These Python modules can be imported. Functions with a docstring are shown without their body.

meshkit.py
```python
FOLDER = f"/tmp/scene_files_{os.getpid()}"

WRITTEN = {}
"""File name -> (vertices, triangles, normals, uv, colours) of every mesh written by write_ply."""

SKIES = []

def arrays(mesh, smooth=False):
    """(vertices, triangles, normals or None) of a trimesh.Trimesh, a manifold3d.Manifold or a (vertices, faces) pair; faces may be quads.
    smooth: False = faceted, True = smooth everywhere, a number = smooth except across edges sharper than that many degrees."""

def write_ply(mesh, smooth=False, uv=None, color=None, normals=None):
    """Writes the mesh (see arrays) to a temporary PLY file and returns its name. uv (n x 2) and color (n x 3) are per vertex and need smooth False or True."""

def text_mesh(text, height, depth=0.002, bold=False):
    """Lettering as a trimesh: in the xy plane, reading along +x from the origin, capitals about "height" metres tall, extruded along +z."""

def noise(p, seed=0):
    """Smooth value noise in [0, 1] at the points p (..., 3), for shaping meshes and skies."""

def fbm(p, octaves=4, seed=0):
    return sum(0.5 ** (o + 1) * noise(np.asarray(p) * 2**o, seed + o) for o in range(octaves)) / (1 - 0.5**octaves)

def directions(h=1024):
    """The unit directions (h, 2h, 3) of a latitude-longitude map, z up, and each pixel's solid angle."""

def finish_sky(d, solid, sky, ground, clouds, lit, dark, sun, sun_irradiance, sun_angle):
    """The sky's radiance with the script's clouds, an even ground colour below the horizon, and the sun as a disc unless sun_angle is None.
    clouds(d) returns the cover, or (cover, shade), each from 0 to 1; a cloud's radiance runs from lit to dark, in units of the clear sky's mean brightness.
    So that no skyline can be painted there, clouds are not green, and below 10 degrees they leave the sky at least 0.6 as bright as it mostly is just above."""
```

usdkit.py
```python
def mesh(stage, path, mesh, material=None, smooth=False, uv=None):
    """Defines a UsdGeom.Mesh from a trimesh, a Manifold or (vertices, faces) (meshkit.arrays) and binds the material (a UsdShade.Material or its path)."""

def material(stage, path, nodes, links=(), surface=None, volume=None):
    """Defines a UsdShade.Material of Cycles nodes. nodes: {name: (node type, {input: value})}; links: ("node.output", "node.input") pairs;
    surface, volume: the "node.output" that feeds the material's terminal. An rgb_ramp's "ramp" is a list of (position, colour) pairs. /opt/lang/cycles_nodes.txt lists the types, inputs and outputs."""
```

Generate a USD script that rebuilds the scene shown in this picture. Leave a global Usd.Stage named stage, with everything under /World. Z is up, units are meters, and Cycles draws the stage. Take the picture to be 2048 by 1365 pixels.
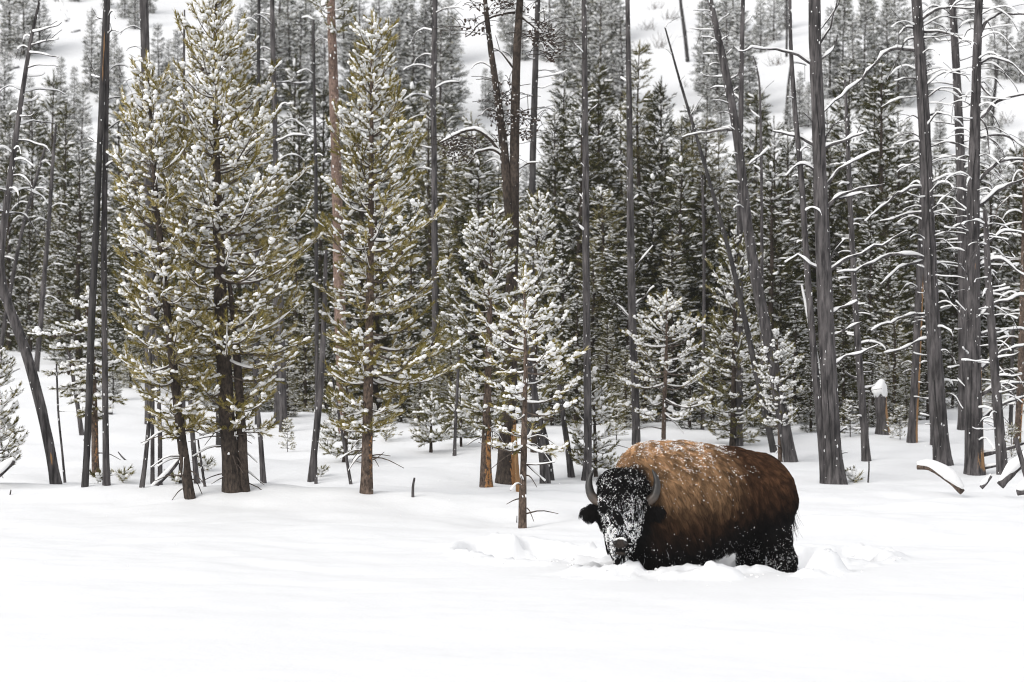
import math, random
import numpy as np, trimesh
import usdkit
from meshkit import noise, fbm
from pxr import Usd, UsdGeom, UsdLux, UsdShade, Gf, Sdf, Vt

stage = Usd.Stage.CreateInMemory()
UsdGeom.SetStageUpAxis(stage, UsdGeom.Tokens.z)
UsdGeom.SetStageMetersPerUnit(stage, 1.0)
UsdGeom.Xform.Define(stage, '/World')
UsdGeom.Scope.Define(stage, '/World/Looks')

# ------------------------------------------------------------------ camera
FPX = 5689.0            # focal length in pixels of the 2048-wide photograph (100 mm on full frame)
CAMH, HORIZON = 2.8, 604.0
PITCH = math.atan((682.5 - HORIZON) / FPX)
cam = UsdGeom.Camera.Define(stage, '/World/camera')
cam.CreateHorizontalApertureAttr(36.0); cam.CreateVerticalApertureAttr(24.0)
cam.CreateFocalLengthAttr(36.0 * FPX / 2048)
cam.CreateClippingRangeAttr((0.5, 2000.0))
cam.CreateFStopAttr(3.0); cam.CreateFocusDistanceAttr(35.0)
cam.CreateExposureAttr(0.93)
cam.AddTranslateOp().Set((0, 0, CAMH)); cam.AddRotateXOp().Set(90 - math.degrees(PITCH))

# ------------------------------------------------------------------ sky and soft overcast sun
SUN_EL, SUN_ROT = math.radians(35), math.radians(226)      # behind the camera, a little to the left
dome = UsdLux.DomeLight.Define(stage, '/World/sky'); dome.CreateIntensityAttr(1.0)
sky_m = usdkit.material(stage, '/World/Looks/sky', {
    "sky": ("sky_texture", {"sky_type": "single_scattering", "sun_disc": False, "sun_elevation": SUN_EL, "sun_rotation": SUN_ROT, "altitude": 2000.0}),
    "tc": ("texture_coordinate", {}),
    "n": ("noise_texture", {"scale": 2.2, "detail": 5.0, "roughness": 0.55}),
    "r": ("rgb_ramp", {"ramp": [(0.25, (4.9, 4.92, 5.0)), (0.75, (6.2, 6.2, 6.25))]}),
    "m": ("mix_color", {"fac": 0.93}),
    "bg": ("background_shader", {"strength": 0.08})},
    [("tc.generated", "n.vector"), ("n.fac", "r.fac"), ("sky.color", "m.a"), ("r.color", "m.b"), ("m.result", "bg.color")], surface="bg.background")
UsdShade.MaterialBindingAPI.Apply(dome.GetPrim()).Bind(sky_m)
dome.GetPrim().SetCustomDataByKey('label', 'pale even overcast winter sky'); dome.GetPrim().SetCustomDataByKey('kind', 'structure')
sun = UsdLux.DistantLight.Define(stage, '/World/sun')
sun.CreateIntensityAttr(0.4); sun.CreateAngleAttr(40.0); sun.CreateNormalizeAttr(True); sun.CreateColorAttr((1.0, 0.97, 0.93))
_d = np.array([math.sin(SUN_ROT) * math.cos(SUN_EL), math.cos(SUN_ROT) * math.cos(SUN_EL), math.sin(SUN_EL)])
sun.AddRotateXYZOp().Set((math.degrees(math.acos(_d[2])), 0, math.degrees(math.atan2(_d[0], -_d[1]))))

# ------------------------------------------------------------------ naming, tagging, materials
used = {}
def fresh(parent, name):
    k = (parent, name); n = used.get(k, 0); used[k] = n + 1
    return f"{parent}/{name}" if n == 0 else f"{parent}/{name}_{n:03d}"
def tag(prim, label=None, cat=None, group=None, kind=None):
    for k, v in (('label', label), ('category', cat), ('group', group), ('kind', kind)):
        if v: prim.SetCustomDataByKey(k, v)
def xform(name, loc=(0, 0, 0), label=None, cat=None, group=None, kind=None, rz=None, sc=None):
    x = UsdGeom.Xform.Define(stage, fresh('/World', name))
    x.AddTranslateOp().Set(tuple(map(float, loc)))
    if rz is not None: x.AddRotateZOp().Set(float(rz))
    if sc is not None: x.AddScaleOp().Set(tuple(map(float, sc)))
    tag(x.GetPrim(), label, cat, group, kind)
    return x.GetPrim()
def put(name, vf, mat, parent=None, smooth=False, prim=None, label=None):
    """one Mesh prim; prim = {primvar: per-vertex floats or colours}"""
    path = fresh(str(parent.GetPath()) if parent is not None else '/World', name)
    m = usdkit.mesh(stage, path, vf, mat, smooth)
    api = UsdGeom.PrimvarsAPI(m)
    for k, a in (prim or {}).items():
        a = np.asarray(a, np.float32)
        if a.ndim == 1: api.CreatePrimvar(k, Sdf.ValueTypeNames.FloatArray, 'vertex').Set(Vt.FloatArray.FromNumpy(a))
        else: api.CreatePrimvar(k, Sdf.ValueTypeNames.Color3fArray, 'vertex').Set(Vt.Vec3fArray.FromNumpy(a))
    if label: tag(m.GetPrim(), label)
    return m.GetPrim()
def mat(name, nodes, links, surface='p.BSDF', volume=None):
    return usdkit.material(stage, '/World/Looks/' + name, nodes, links, surface=surface, volume=volume)

M = {}
M['snow'] = mat('snow', {
    "g": ("geometry", {}), "n": ("noise_texture", {"scale": 26.0, "detail": 4.0, "roughness": 0.6}),
    "b": ("bump", {"strength": 0.25, "distance": 0.01}),
    "d": ("diffuse_bsdf", {"color": (0.93, 0.93, 0.93)}), "t": ("translucent_bsdf", {"color": (0.93, 0.93, 0.92)}), "m": ("mix_closure", {"fac": 0.16})},
    [("g.position", "n.vector"), ("n.fac", "b.height"), ("b.normal", "d.normal"), ("d.BSDF", "m.closure1"), ("t.BSDF", "m.closure2")], surface='m.closure')
M['ground'] = mat('snow_ground', {
    "g": ("geometry", {}), "n": ("noise_texture", {"scale": 9.0, "detail": 6.0, "roughness": 0.62}),
    "n2": ("noise_texture", {"scale": 60.0, "detail": 2.0}),
    "a": ("math", {"math_type": "multiply_add", "value2": 0.25}),
    "b": ("bump", {"strength": 0.35, "distance": 0.02}),
    "p": ("principled_bsdf", {"base_color": (0.785, 0.792, 0.805), "roughness": 0.6, "specular_ior_level": 0.25})},
    [("g.position", "n.vector"), ("g.position", "n2.vector"), ("n2.fac", "a.value1"), ("n.fac", "a.value3"), ("a.value", "b.height"), ("b.normal", "p.normal")])
def needles(name, ramp, frost):
    """needle colour varies from needle to needle; a share of them carries rime"""
    a = 1 - frost; stops = [(0.0, ramp[0]), (0.45 * a, ramp[1]), (0.95 * a, ramp[2]), (a + .3 * frost, (0.66, 0.58, 0.36)), (1.0, (0.82, 0.79, 0.68))]
    M[name] = mat(name, {
        "g": ("attribute", {"attribute": "tint"}), "o": ("object_info", {}), "r": ("rgb_ramp", {"ramp": stops}),
        "h": ("hsv", {"saturation": 0.95}), "v": ("math", {"math_type": "multiply_add", "value2": 0.5, "value3": 0.75}),
        "d": ("diffuse_bsdf", {}), "t": ("translucent_bsdf", {}), "m": ("mix_closure", {"fac": 0.38})},
        [("g.fac", "r.fac"), ("r.color", "h.color"), ("o.random", "v.value1"), ("v.value", "h.value"),
         ("h.color", "d.color"), ("h.color", "t.color"), ("d.BSDF", "m.closure1"), ("t.BSDF", "m.closure2")], surface='m.closure')
needles('needles_sunny', [(0.065, 0.058, 0.012), (0.215, 0.178, 0.042), (0.40, 0.325, 0.11)], 0.20)  # yellow-green needles of the golden front pines
needles('needles_olive', [(0.038, 0.041, 0.012), (0.118, 0.109, 0.032), (0.25, 0.215, 0.08)], 0.20)
needles('needles_dark', [(0.013, 0.016, 0.006), (0.037, 0.039, 0.012), (0.11, 0.100, 0.033)], 0.10)
needles('needles_far', [(0.022, 0.026, 0.017), (0.040, 0.044, 0.030), (0.085, 0.088, 0.062)], 0.14)
def tint(vf, per, seed):
    """one random number per needle, alike within a shoot; per = needles in a shoot"""
    r = np.random.default_rng(seed); n = len(vf[0]) // 3; ns = n // per
    return {'tint': np.repeat(np.clip(.42 * np.repeat(r.random(ns), per) + .58 * r.random(n), 0, 1), 3)}
def wood(name, char, char2, bare=(0.42, 0.24, 0.10), bump=0.5, zs=0.12, scale=22.0):
    """streaky bark; the primvar 'bare' (0..1) says where the bark is gone and the wood shows"""
    M[name] = mat(name, {
        "tc": ("texture_coordinate", {}), "mp": ("mapping", {"scale": (1.0, 1.0, zs)}),
        "n": ("noise_texture", {"scale": scale, "detail": 6.0, "roughness": 0.65}),
        "n3": ("noise_texture", {"scale": 1.7, "detail": 3.0}),
        "r": ("rgb_ramp", {"ramp": [(0.36, char), (0.64, char2)]}),
        "o": ("object_info", {}), "hv": ("hsv", {}), "v": ("math", {"math_type": "multiply_add", "value2": 0.45, "value3": 0.62}),
        "n3r": ("map_range", {"from_min": 0.35, "from_max": 0.6, "to_min": 0.45, "to_max": 1.1, "clamp": True}), "mx": ("mix_color", {"blend_type": "multiply", "fac": 0.8}),
        "bc": ("rgb_ramp", {"ramp": [(0.3, tuple(0.45 * c for c in bare)), (0.6, bare)]}),
        "at": ("attribute", {"attribute": "bare"}), "th": ("math", {"math_type": "add", "value2": -0.5}),
        "ad": ("math", {"math_type": "multiply_add", "value2": 1.2}), "ss": ("map_range", {"range_type": "smoothstep", "from_min": 0.45, "from_max": 0.6, "clamp": True}),
        "m": ("mix_color", {}),
        "b": ("bump", {"strength": bump, "distance": 0.02}), "p": ("principled_bsdf", {"roughness": 0.9, "specular_ior_level": 0.2})},
        [("tc.object", "mp.vector"), ("mp.vector", "n.vector"), ("tc.object", "n3.vector"), ("n.fac", "r.fac"), ("n.fac", "bc.fac"), ("r.color", "mx.a"), ("n3.fac", "n3r.value"), ("n3r.result", "mx.b"),
         ("o.random", "v.value1"), ("mx.result", "hv.color"),
         ("n.fac", "th.value1"), ("th.value", "ad.value1"), ("at.fac", "ad.value3"), ("ad.value", "ss.value"),
         ("ss.result", "m.fac"), ("hv.color", "m.a"), ("bc.color", "m.b"), ("m.result", "p.base_color"), ("n.fac", "b.height"), ("b.normal", "p.normal")])
wood('burned_wood', (0.024, 0.022, 0.023), (0.130, 0.119, 0.119), bare=(0.33, 0.19, 0.09))
wood('charred_wood', (0.022, 0.021, 0.022), (0.075, 0.070, 0.069), bare=(0.30, 0.17, 0.085))
wood('pine_bark', (0.035, 0.026, 0.021), (0.185, 0.135, 0.105), bare=(0.36, 0.18, 0.07), zs=0.5, scale=34.0, bump=0.9)
wood('dark_bark', (0.020, 0.016, 0.014), (0.085, 0.065, 0.052), bare=(0.36, 0.18, 0.07), zs=0.5, scale=30.0, bump=0.8)
wood('red_bark', (0.085, 0.055, 0.043), (0.27, 0.19, 0.155), zs=0.6, scale=30.0, bump=0.8)
wood('twig', (0.045, 0.036, 0.030), (0.15, 0.12, 0.10), bump=0.3)
M['cone'] = mat('cone', {"p": ("principled_bsdf", {"base_color": (0.045, 0.03, 0.022), "roughness": 0.9})}, [])

# ------------------------------------------------------------------ pixels to places
cp, sp_ = math.cos(PITCH), math.sin(PITCH)
def ray(px, py):
    u, v = (px - 1024.0) / FPX, (682.5 - py) / FPX
    return np.array([u, cp + v * sp_, -sp_ + v * cp])
def at(px, py, Y):
    d = ray(px, py)
    return np.array([0, 0, CAMH]) + d * (Y / d[1])
def ppm(Y): return FPX / Y              # photograph pixels per metre at distance Y

# ------------------------------------------------------------------ terrain
BX, BY = 2.10, 30.0                     # the bison's place
def sstep(a, b, t):
    t = np.clip((t - a) / (b - a), 0, 1); return t * t * (3 - 2 * t)
TH = math.radians(33)                   # its heading: to the left and towards the camera
HX, HY = -math.cos(TH), -math.sin(TH)
LX, LY = math.sin(TH), -math.cos(TH)
def height(x, y):
    x = np.asarray(x, float); y = np.asarray(y, float)
    p = np.stack([x, y, 0 * x], -1)
    near = 1 - sstep(60, 90, y)
    z = (fbm(p * [0.22, 0.34, 1], 3, 5) - 0.5) * 0.40 * (0.32 + 0.68 * sstep(24, 40, y))
    z = z + (fbm(p * [0.9, 1.2, 1], 3, 9) - 0.5) * 0.13 * sstep(20, 34, y) * near
    z = z + (fbm(p * [2.6, 3.4, 1], 3, 13) - 0.5) * 0.03
    z = z + 1.0 * sstep(-5.0, -9.0, x) * sstep(46, 78, y)              # the open snow rising on the left
    z = z + 0.20 * np.exp(-((y - 39.3 - 0.5 * np.sin(x * 0.7)) / 1.1) ** 2) * (1 - 0.7 * sstep(0, 2, x))   # bank along the trees
    z = z + 0.35 * sstep(44, 58, y)
    # the hill behind
    gully = (fbm(np.stack([x * 0.018, y * 0.010, 0 * x], -1), 3, 21) - 0.5) * 14
    h = np.maximum(0, y - 96 + 0.10 * np.abs(x))
    z = z + 0.30 * (np.sqrt(h * h + 30.0) - math.sqrt(30.0)) * (1 + 0.0 * x) + gully * sstep(100, 190, y)
    z = z + (fbm(p * [0.12, 0.12, 1], 3, 31) - 0.5) * 1.6 * sstep(80, 120, y)
    # around the bison: level, then the ploughed trench and broken snow
    q = np.stack([x - BX, y - BY], -1)
    lx = q[..., 0] * HX + q[..., 1] * HY; ly = q[..., 0] * LX + q[..., 1] * LY
    d2 = np.hypot(x - BX + 0.3, (y - BY))
    z = z * sstep(1.2, 4.5, d2)
    rim = fbm(p * [5.0, 5.0, 1], 3, 41) - 0.5
    crumb = (fbm(p * [13.0, 13.0, 1], 3, 43) - 0.5) * 1.5
    body = np.hypot(lx / 1.45, (ly + 0.02) / 0.60) + rim * 0.35
    rear = sstep(-.15, -.55, lx) * sstep(-.1, .2, ly)
    z = z - 0.33 * (1 - sstep(0.72, 1.02, body - .28 * rear)) + 0.07 * (1 - rear) * np.exp(-((body - 1.13) / 0.13) ** 2) - .03 * rear * np.exp(-((body - 1.4) / 0.4) ** 2)
    z = z + (0.10 * rim + 0.06 * crumb) * np.exp(-((body - 1.1) / 0.30) ** 2) * (1 - .7 * rear)
    # hole to the left of the head, old tracks to the right of the rump
    for cx, cy, rx, ry, dp in ((0.22, 31.3, 0.55, 0.85, 0.42), (-0.25, 31.7, 0.35, 0.5, 0.22), (0.75, 31.1, 0.30, 0.5, 0.22), (3.45, 31.2, 0.6, 0.85, 0.42), (3.2, 30.6, 0.4, 0.4, 0.25), (4.0, 31.6, 0.3, 0.35, 0.2)):
        e = np.hypot((x - cx) / rx, (y - cy) / ry) + rim * 0.55
        z = z - dp * (1 - sstep(0.55, 1.05, e)) + 0.05 * np.exp(-((e - 1.2) / 0.18) ** 2) + 0.05 * crumb * np.exp(-((e - 1.1) / 0.3) ** 2)
    # clumps of pushed snow in front
    for cx, cy, r, a in ((2.14, 28.85, 0.20, 0.12), (1.92, 28.75, 0.14, 0.06), (3.24, 29.45, 0.20, 0.21), (3.05, 29.1, .16, .06), (1.1, 28.9, 0.25, 0.05), (1.66, 28.8, 0.2, 0.05)):
        z = z + (a + 0.10 * rim + 0.05 * crumb) * np.exp(-(((x - cx) / r) ** 2 + ((y - cy) / r) ** 2) ** 2)
    return z
def ground_hit(px, py, y0=19.0, y1=260.0):
    Y = np.concatenate([np.arange(y0, 70, 0.1), np.arange(70, y1, 0.5)])
    d = ray(px, py)
    P = np.array([0, 0, CAMH]) + d[None] * (Y / d[1])[:, None]
    below = P[:, 2] <= height(P[:, 0], P[:, 1])
    i = int(np.argmax(below)) if below.any() else len(Y) - 1
    return P[i]
def H(x, y): return float(height(np.array([x]), np.array([y]))[0])

def steps(*segs):
    out = []
    for a, b, s in segs: out.append(np.arange(a, b - 1e-9, s))
    return np.concatenate(out + [[segs[-1][1]]])
gx = steps((-320, -60, 20), (-60, -16, 2), (-16, -1.0, 0.14), (-1.0, 4.6, 0.056), (4.6, 14, 0.14), (14, 60, 2), (60, 320, 20))
gy = steps((-80, 0, 10), (0, 18, 1.5), (18, 27.5, 0.12), (27.5, 33, 0.056), (33, 48, 0.11), (48, 75, 0.3), (75, 330, 2.2), (330, 600, 20))
GX, GY = np.meshgrid(gx, gy)
GZ = height(GX, GY)
nx_, ny_ = len(gx), len(gy)
I = np.arange(nx_ * ny_).reshape(ny_, nx_)
quads = np.stack([I[:-1, :-1], I[:-1, 1:], I[1:, 1:], I[1:, :-1]], -1).reshape(-1, 4)
g = put('snow_ground', (np.stack([GX, GY, GZ], -1).reshape(-1, 3), quads), M['ground'], smooth=True)
tag(g, 'deep snow covering the meadow and the hillside behind the trees', 'snow', kind='structure')

# ------------------------------------------------------------------ mesh tools
def tube(P, R, sides=8, cap=True):
    P = np.asarray(P, float); R = np.broadcast_to(np.asarray(R, float), (len(P),))
    T = np.gradient(P, axis=0); T /= np.linalg.norm(T, axis=1, keepdims=True) + 1e-12
    mean = T.mean(0); ref = np.eye(3)[np.argmin(np.abs(mean))]
    A = np.cross(T, ref); A /= np.linalg.norm(A, axis=1, keepdims=True) + 1e-12
    B = np.cross(T, A)
    a = np.arange(sides) * 2 * np.pi / sides
    V = P[:, None] + R[:, None, None] * (np.cos(a)[None, :, None] * A[:, None] + np.sin(a)[None, :, None] * B[:, None])
    n = len(P); V = V.reshape(-1, 3)
    i = np.arange(n - 1)[:, None] * sides; j = np.arange(sides)[None]; k = (j + 1) % sides
    F = np.concatenate([np.stack([i + j, i + sides + j, i + k], -1).reshape(-1, 3), np.stack([i + k, i + sides + j, i + sides + k], -1).reshape(-1, 3)])
    if cap:
        V = np.vstack([V, P[0], P[-1]]); c0, c1 = n * sides, n * sides + 1
        j = np.arange(sides); k = (j + 1) % sides; e = (n - 1) * sides
        F = np.vstack([F, np.stack([0 * j + c0, j, k], -1), np.stack([0 * j + c1, e + k, e + j], -1)])
    return V, F
def join(parts):
    V, F, n = [], [], 0
    for v, f in parts:
        V.append(v); F.append(f + n); n += len(v)
    return np.vstack(V), np.vstack(F)
def spline(P, n):
    """Catmull-Rom through the points, n samples"""
    P = np.asarray(P, float)
    if len(P) == 2: return P[0] + np.linspace(0, 1, n)[:, None] * (P[1] - P[0])
    Q = np.vstack([2 * P[0] - P[1], P, 2 * P[-1] - P[-2]])
    t = np.linspace(0, len(P) - 1 - 1e-9, n); i = t.astype(int); t = (t - i)[:, None]
    a, b, c, d = Q[i], Q[i + 1], Q[i + 2], Q[i + 3]
    return 0.5 * ((2 * b) + (c - a) * t + (2 * a - 5 * b + 4 * c - d) * t ** 2 + (3 * b - a - 3 * c + d) * t ** 3)
ICO0 = trimesh.creation.icosphere(0); ICO1 = trimesh.creation.icosphere(1); ICO2 = trimesh.creation.icosphere(2)
def ico(n): return (ICO0, ICO1, ICO2)[n]
def snow_on(P, R, rng, thick=1.0, sides=6, patchy=True):
    """the strip of snow that lies along the upper side of a branch; thinner where it is steep"""
    P = np.asarray(P, float); R = np.broadcast_to(np.asarray(R, float), (len(P),))
    T = np.gradient(P, axis=0); T /= np.linalg.norm(T, axis=1, keepdims=True) + 1e-12
    flat = np.clip((np.hypot(T[:, 0], T[:, 1]) - 0.35) / 0.4, 0, 1)
    nz = np.clip(2.3 * noise(P * 7.0 + rng.random() * 50, 3) - .25, .12, 1.5)
    if not patchy: nz = (.8 + .4 * noise(P * 5.0, 3)) * (.12 + .88 * np.sin(np.linspace(.05, .95, len(P)) * np.pi) ** .6)
    r = (R * 0.75 + 0.011 * thick) * flat * nz
    V, F = tube(P, np.ones(len(P)), sides)
    n = len(P) * sides
    C = np.repeat(P, sides, 0); D = V[:n] - C
    rr = np.repeat(r, sides)[:, None]
    off = np.zeros((n, 3)); off[:, 2] = np.repeat((R * 0.85 + r * 0.35) * (r > 0.001), sides)
    D[:, 2] *= 0.85
    V[:n] = C + D * np.maximum(rr, 0.0008) + off
    V[n], V[n + 1] = V[:sides].mean(0), V[n - sides:n].mean(0)
    return V, F
def flecks(P, R, rng, count, size=(0.006, 0.016)):
    """dabs of snow stuck to a trunk's bark"""
    out = []
    P = np.asarray(P, float)
    for _ in range(count):
        t = rng.random() * (len(P) - 1); i = int(t); w = t - i
        c = P[i] * (1 - w) + P[i + 1] * w; r = R[i] * (1 - w) + R[i + 1] * w
        a = rng.uniform(-math.pi, 0) if rng.random() < 0.75 else rng.uniform(0, math.pi)
        s = rng.uniform(*size)
        v = ICO0.vertices * np.array([s, s, s * rng.uniform(0.8, 3.2)]) * rng.uniform(.6, 1.3, (12, 1))
        out.append((v + c + np.array([math.cos(a), math.sin(a), 0]) * r * 0.99, ICO0.faces))
    return out

# ------------------------------------------------------------------ needle shoots and their snow
def shoot_proto(seed, n, length, width, L=1.0, spread=(28, 62)):
    """a bottle-brush of needles along +x, unit length; one thin triangle per needle"""
    r = np.random.default_rng(seed)
    t = r.random(n) ** 0.8; az = r.random(n) * 2 * np.pi
    ang = np.radians(r.uniform(*spread, n)) * (1 - 0.55 * t)
    d = np.stack([np.cos(ang), np.sin(ang) * np.cos(az), np.sin(ang) * np.sin(az)], 1)
    ln = length * r.uniform(0.7, 1.15, n)
    b = np.stack([t * L, 0 * t, 0 * t], 1)
    side = np.cross(d, r.normal(size=(n, 3))); side /= np.linalg.norm(side, axis=1, keepdims=True)
    V = np.stack([b - side * width / 2, b + side * width / 2, b + d * ln[:, None]], 1).reshape(-1, 3)
    return V, np.arange(3 * n).reshape(-1, 3)
def cap_proto(seed, lumps, wide=0.30, tall=0.80, lift=0.34, level=0):
    """a row of snow lumps lying on a shoot, unit length along +x, z up; some lump sizes differ a lot"""
    r = np.random.default_rng(seed); parts = []
    for k in range(lumps):
        v = ico(level).vertices.copy(); v = v * (1 + .5 * (r.random(len(v)) - .5))[:, None]
        a = wide * r.uniform(.62, 1.15); x = (k + .75) / (lumps + .35) + r.uniform(-.06, .06)
        v[:, 2] = np.where(v[:, 2] < 0, v[:, 2] * .55, v[:, 2])
        v = v * [max(.46 / lumps * 1.35, .2), a, a * tall]
        parts.append((v + [x, r.uniform(-.25, .25) * wide, lift * wide + r.uniform(0, .3) * wide], ico(level).faces))
    return join(parts)
def place(protos, pick, pos, axis, scale, level=False, girth=None, rng=None):
    """copies of protos (list of (V,F)) at pos along axis; z of the proto turns up. Returns one (V,F)."""
    a = axis / (np.linalg.norm(axis, axis=1, keepdims=True) + 1e-12)
    up = np.tile([0, 0, 1.0], (len(a), 1))
    if level: a = a * [1, 1, 0.55]; a /= np.linalg.norm(a, axis=1, keepdims=True) + 1e-12
    y = np.cross(up, a); ln = np.linalg.norm(y, axis=1, keepdims=True)
    alt = np.tile([1.0, 0, 0], (len(a), 1)); y = np.where(ln > 0.05, y / np.maximum(ln, 1e-9), np.cross(alt, a)); y /= np.linalg.norm(y, axis=1, keepdims=True) + 1e-12
    z = np.cross(a, y)
    Rm = np.stack([a, y, z], 2)
    g_ = scale if girth is None else girth
    S = np.stack([scale, g_, g_], 1)
    V, F, n = [], [], 0
    for k, (pv, pf) in enumerate(protos):
        w = np.nonzero(pick == k)[0]
        if not len(w): continue
        v = np.einsum('nij,nvj->nvi', Rm[w], pv[None] * S[w][:, None, :]) + pos[w][:, None]
        V.append(v.reshape(-1, 3)); F.append((pf[None] + (np.arange(len(w)) * len(pv))[:, None, None]).reshape(-1, 3) + n); n += len(w) * len(pv)
    return np.vstack(V), np.vstack(F)
SHOOT_NEAR = [shoot_proto(10 + k, 52, 0.43, 0.056) for k in range(4)]
CAP_NEAR = [cap_proto(k, 3) for k in range(8)]
SHOOT_MID = [shoot_proto(30 + k, 30, 0.44, 0.058) for k in range(3)]
CAP_BALL = [cap_proto(60 + k, 1, wide=.42, tall=.8, lift=.25, level=1) for k in range(8)]
for _v, _f in CAP_BALL: _v[:, 0] = (_v[:, 0] - _v[:, 0].mean()) * .62 + .72
CAP_MID = [cap_proto(20 + k, 2) for k in range(5)]
CAP_LOW = [cap_proto(40 + k, 1) for k in range(5)]
SHOOT_FAR = [shoot_proto(50 + k, 15, 0.36, 0.07) for k in range(3)]

def bough_shoots(o, az, L, el, rng, curl=0.25, gap=0.10, first=0.22, shoot=0.145, candle=0.5):
    """one branch: (main curve, its radii, twig curves, shoots (pos, axis, len))"""
    hd = np.array([math.cos(az), math.sin(az), 0]); sd = np.array([-math.sin(az), math.cos(az), 0])
    n = max(5, int(L / 0.12) + 3)
    s = np.linspace(0, 1, n)[:, None]
    wob = np.cumsum(rng.normal(0, 0.035, n))[:, None] * sd * L * 0.3 + np.cumsum(rng.normal(0, 0.03, n))[:, None] * np.array([0, 0, 1]) * L * 0.25
    P = o + hd * L * math.cos(el) * s + np.array([0, 0, 1]) * L * (math.sin(el) * s + curl * s ** 2 - 0.12 * np.sin(np.pi * s)) + wob * s
    R = np.linspace(0.006 + 0.011 * L, 0.004, n)
    twigs, sh = [], []
    def at_s(q):
        x = q * (n - 1); i = min(int(x), n - 2); w = x - i
        t = P[i + 1] - P[i]
        return P[i] * (1 - w) + P[i + 1] * w, t / np.linalg.norm(t)
    t_end = at_s(1.0)[1]
    def add(p, a, l):
        a = a + np.array([0, 0, candle * rng.uniform(0.2, 1.0)]) + rng.normal(0, 0.16, 3)
        a = a / np.linalg.norm(a)
        sh.append((p, a, l * rng.uniform(0.8, 1.2)))
    add(P[-1] - t_end * 0.02, t_end, shoot * 1.1)
    for k in range(rng.integers(1, 3)):
        add(P[-1] - t_end * 0.05, t_end + sd * rng.choice([-1, 1]) * rng.uniform(0.5, 1.1), shoot * 0.85)
    q, side = first + rng.uniform(0, 0.1), rng.choice([-1, 1])
    while q < 0.96:
        p, t = at_s(q)
        tl = np.clip(0.48 * L * (1 - q) + 0.07, 0.06, 0.5) * rng.uniform(0.7, 1.2)
        a = t * rng.uniform(0.6, 1.1) + sd * side * rng.uniform(0.6, 1.1) + np.array([0, 0, rng.uniform(-0.15, 0.35)])
        a /= np.linalg.norm(a)
        e = p + a * tl + np.array([0, 0, 0.18 * tl])
        twigs.append(np.stack([p, p + (e - p) * 0.5 + np.array([0, 0, -0.02 * tl]), e]))
        add(e - a * 0.03, a, shoot)
        m = int(tl / 0.095)
        for j in range(m):
            w = (j + 0.6) / (m + 0.6)
            b = a * 0.7 + np.cross(a, [0, 0, 1]) * rng.choice([-1, 1]) * rng.uniform(0.3, 0.9)
            add(p + (e - p) * w, b, shoot * 0.85)
        if rng.random() < 0.55: add(p, t, shoot * 0.9)
        side = -side; q += gap / L * rng.uniform(0.7, 1.3)
    return P, R, twigs, sh

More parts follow.
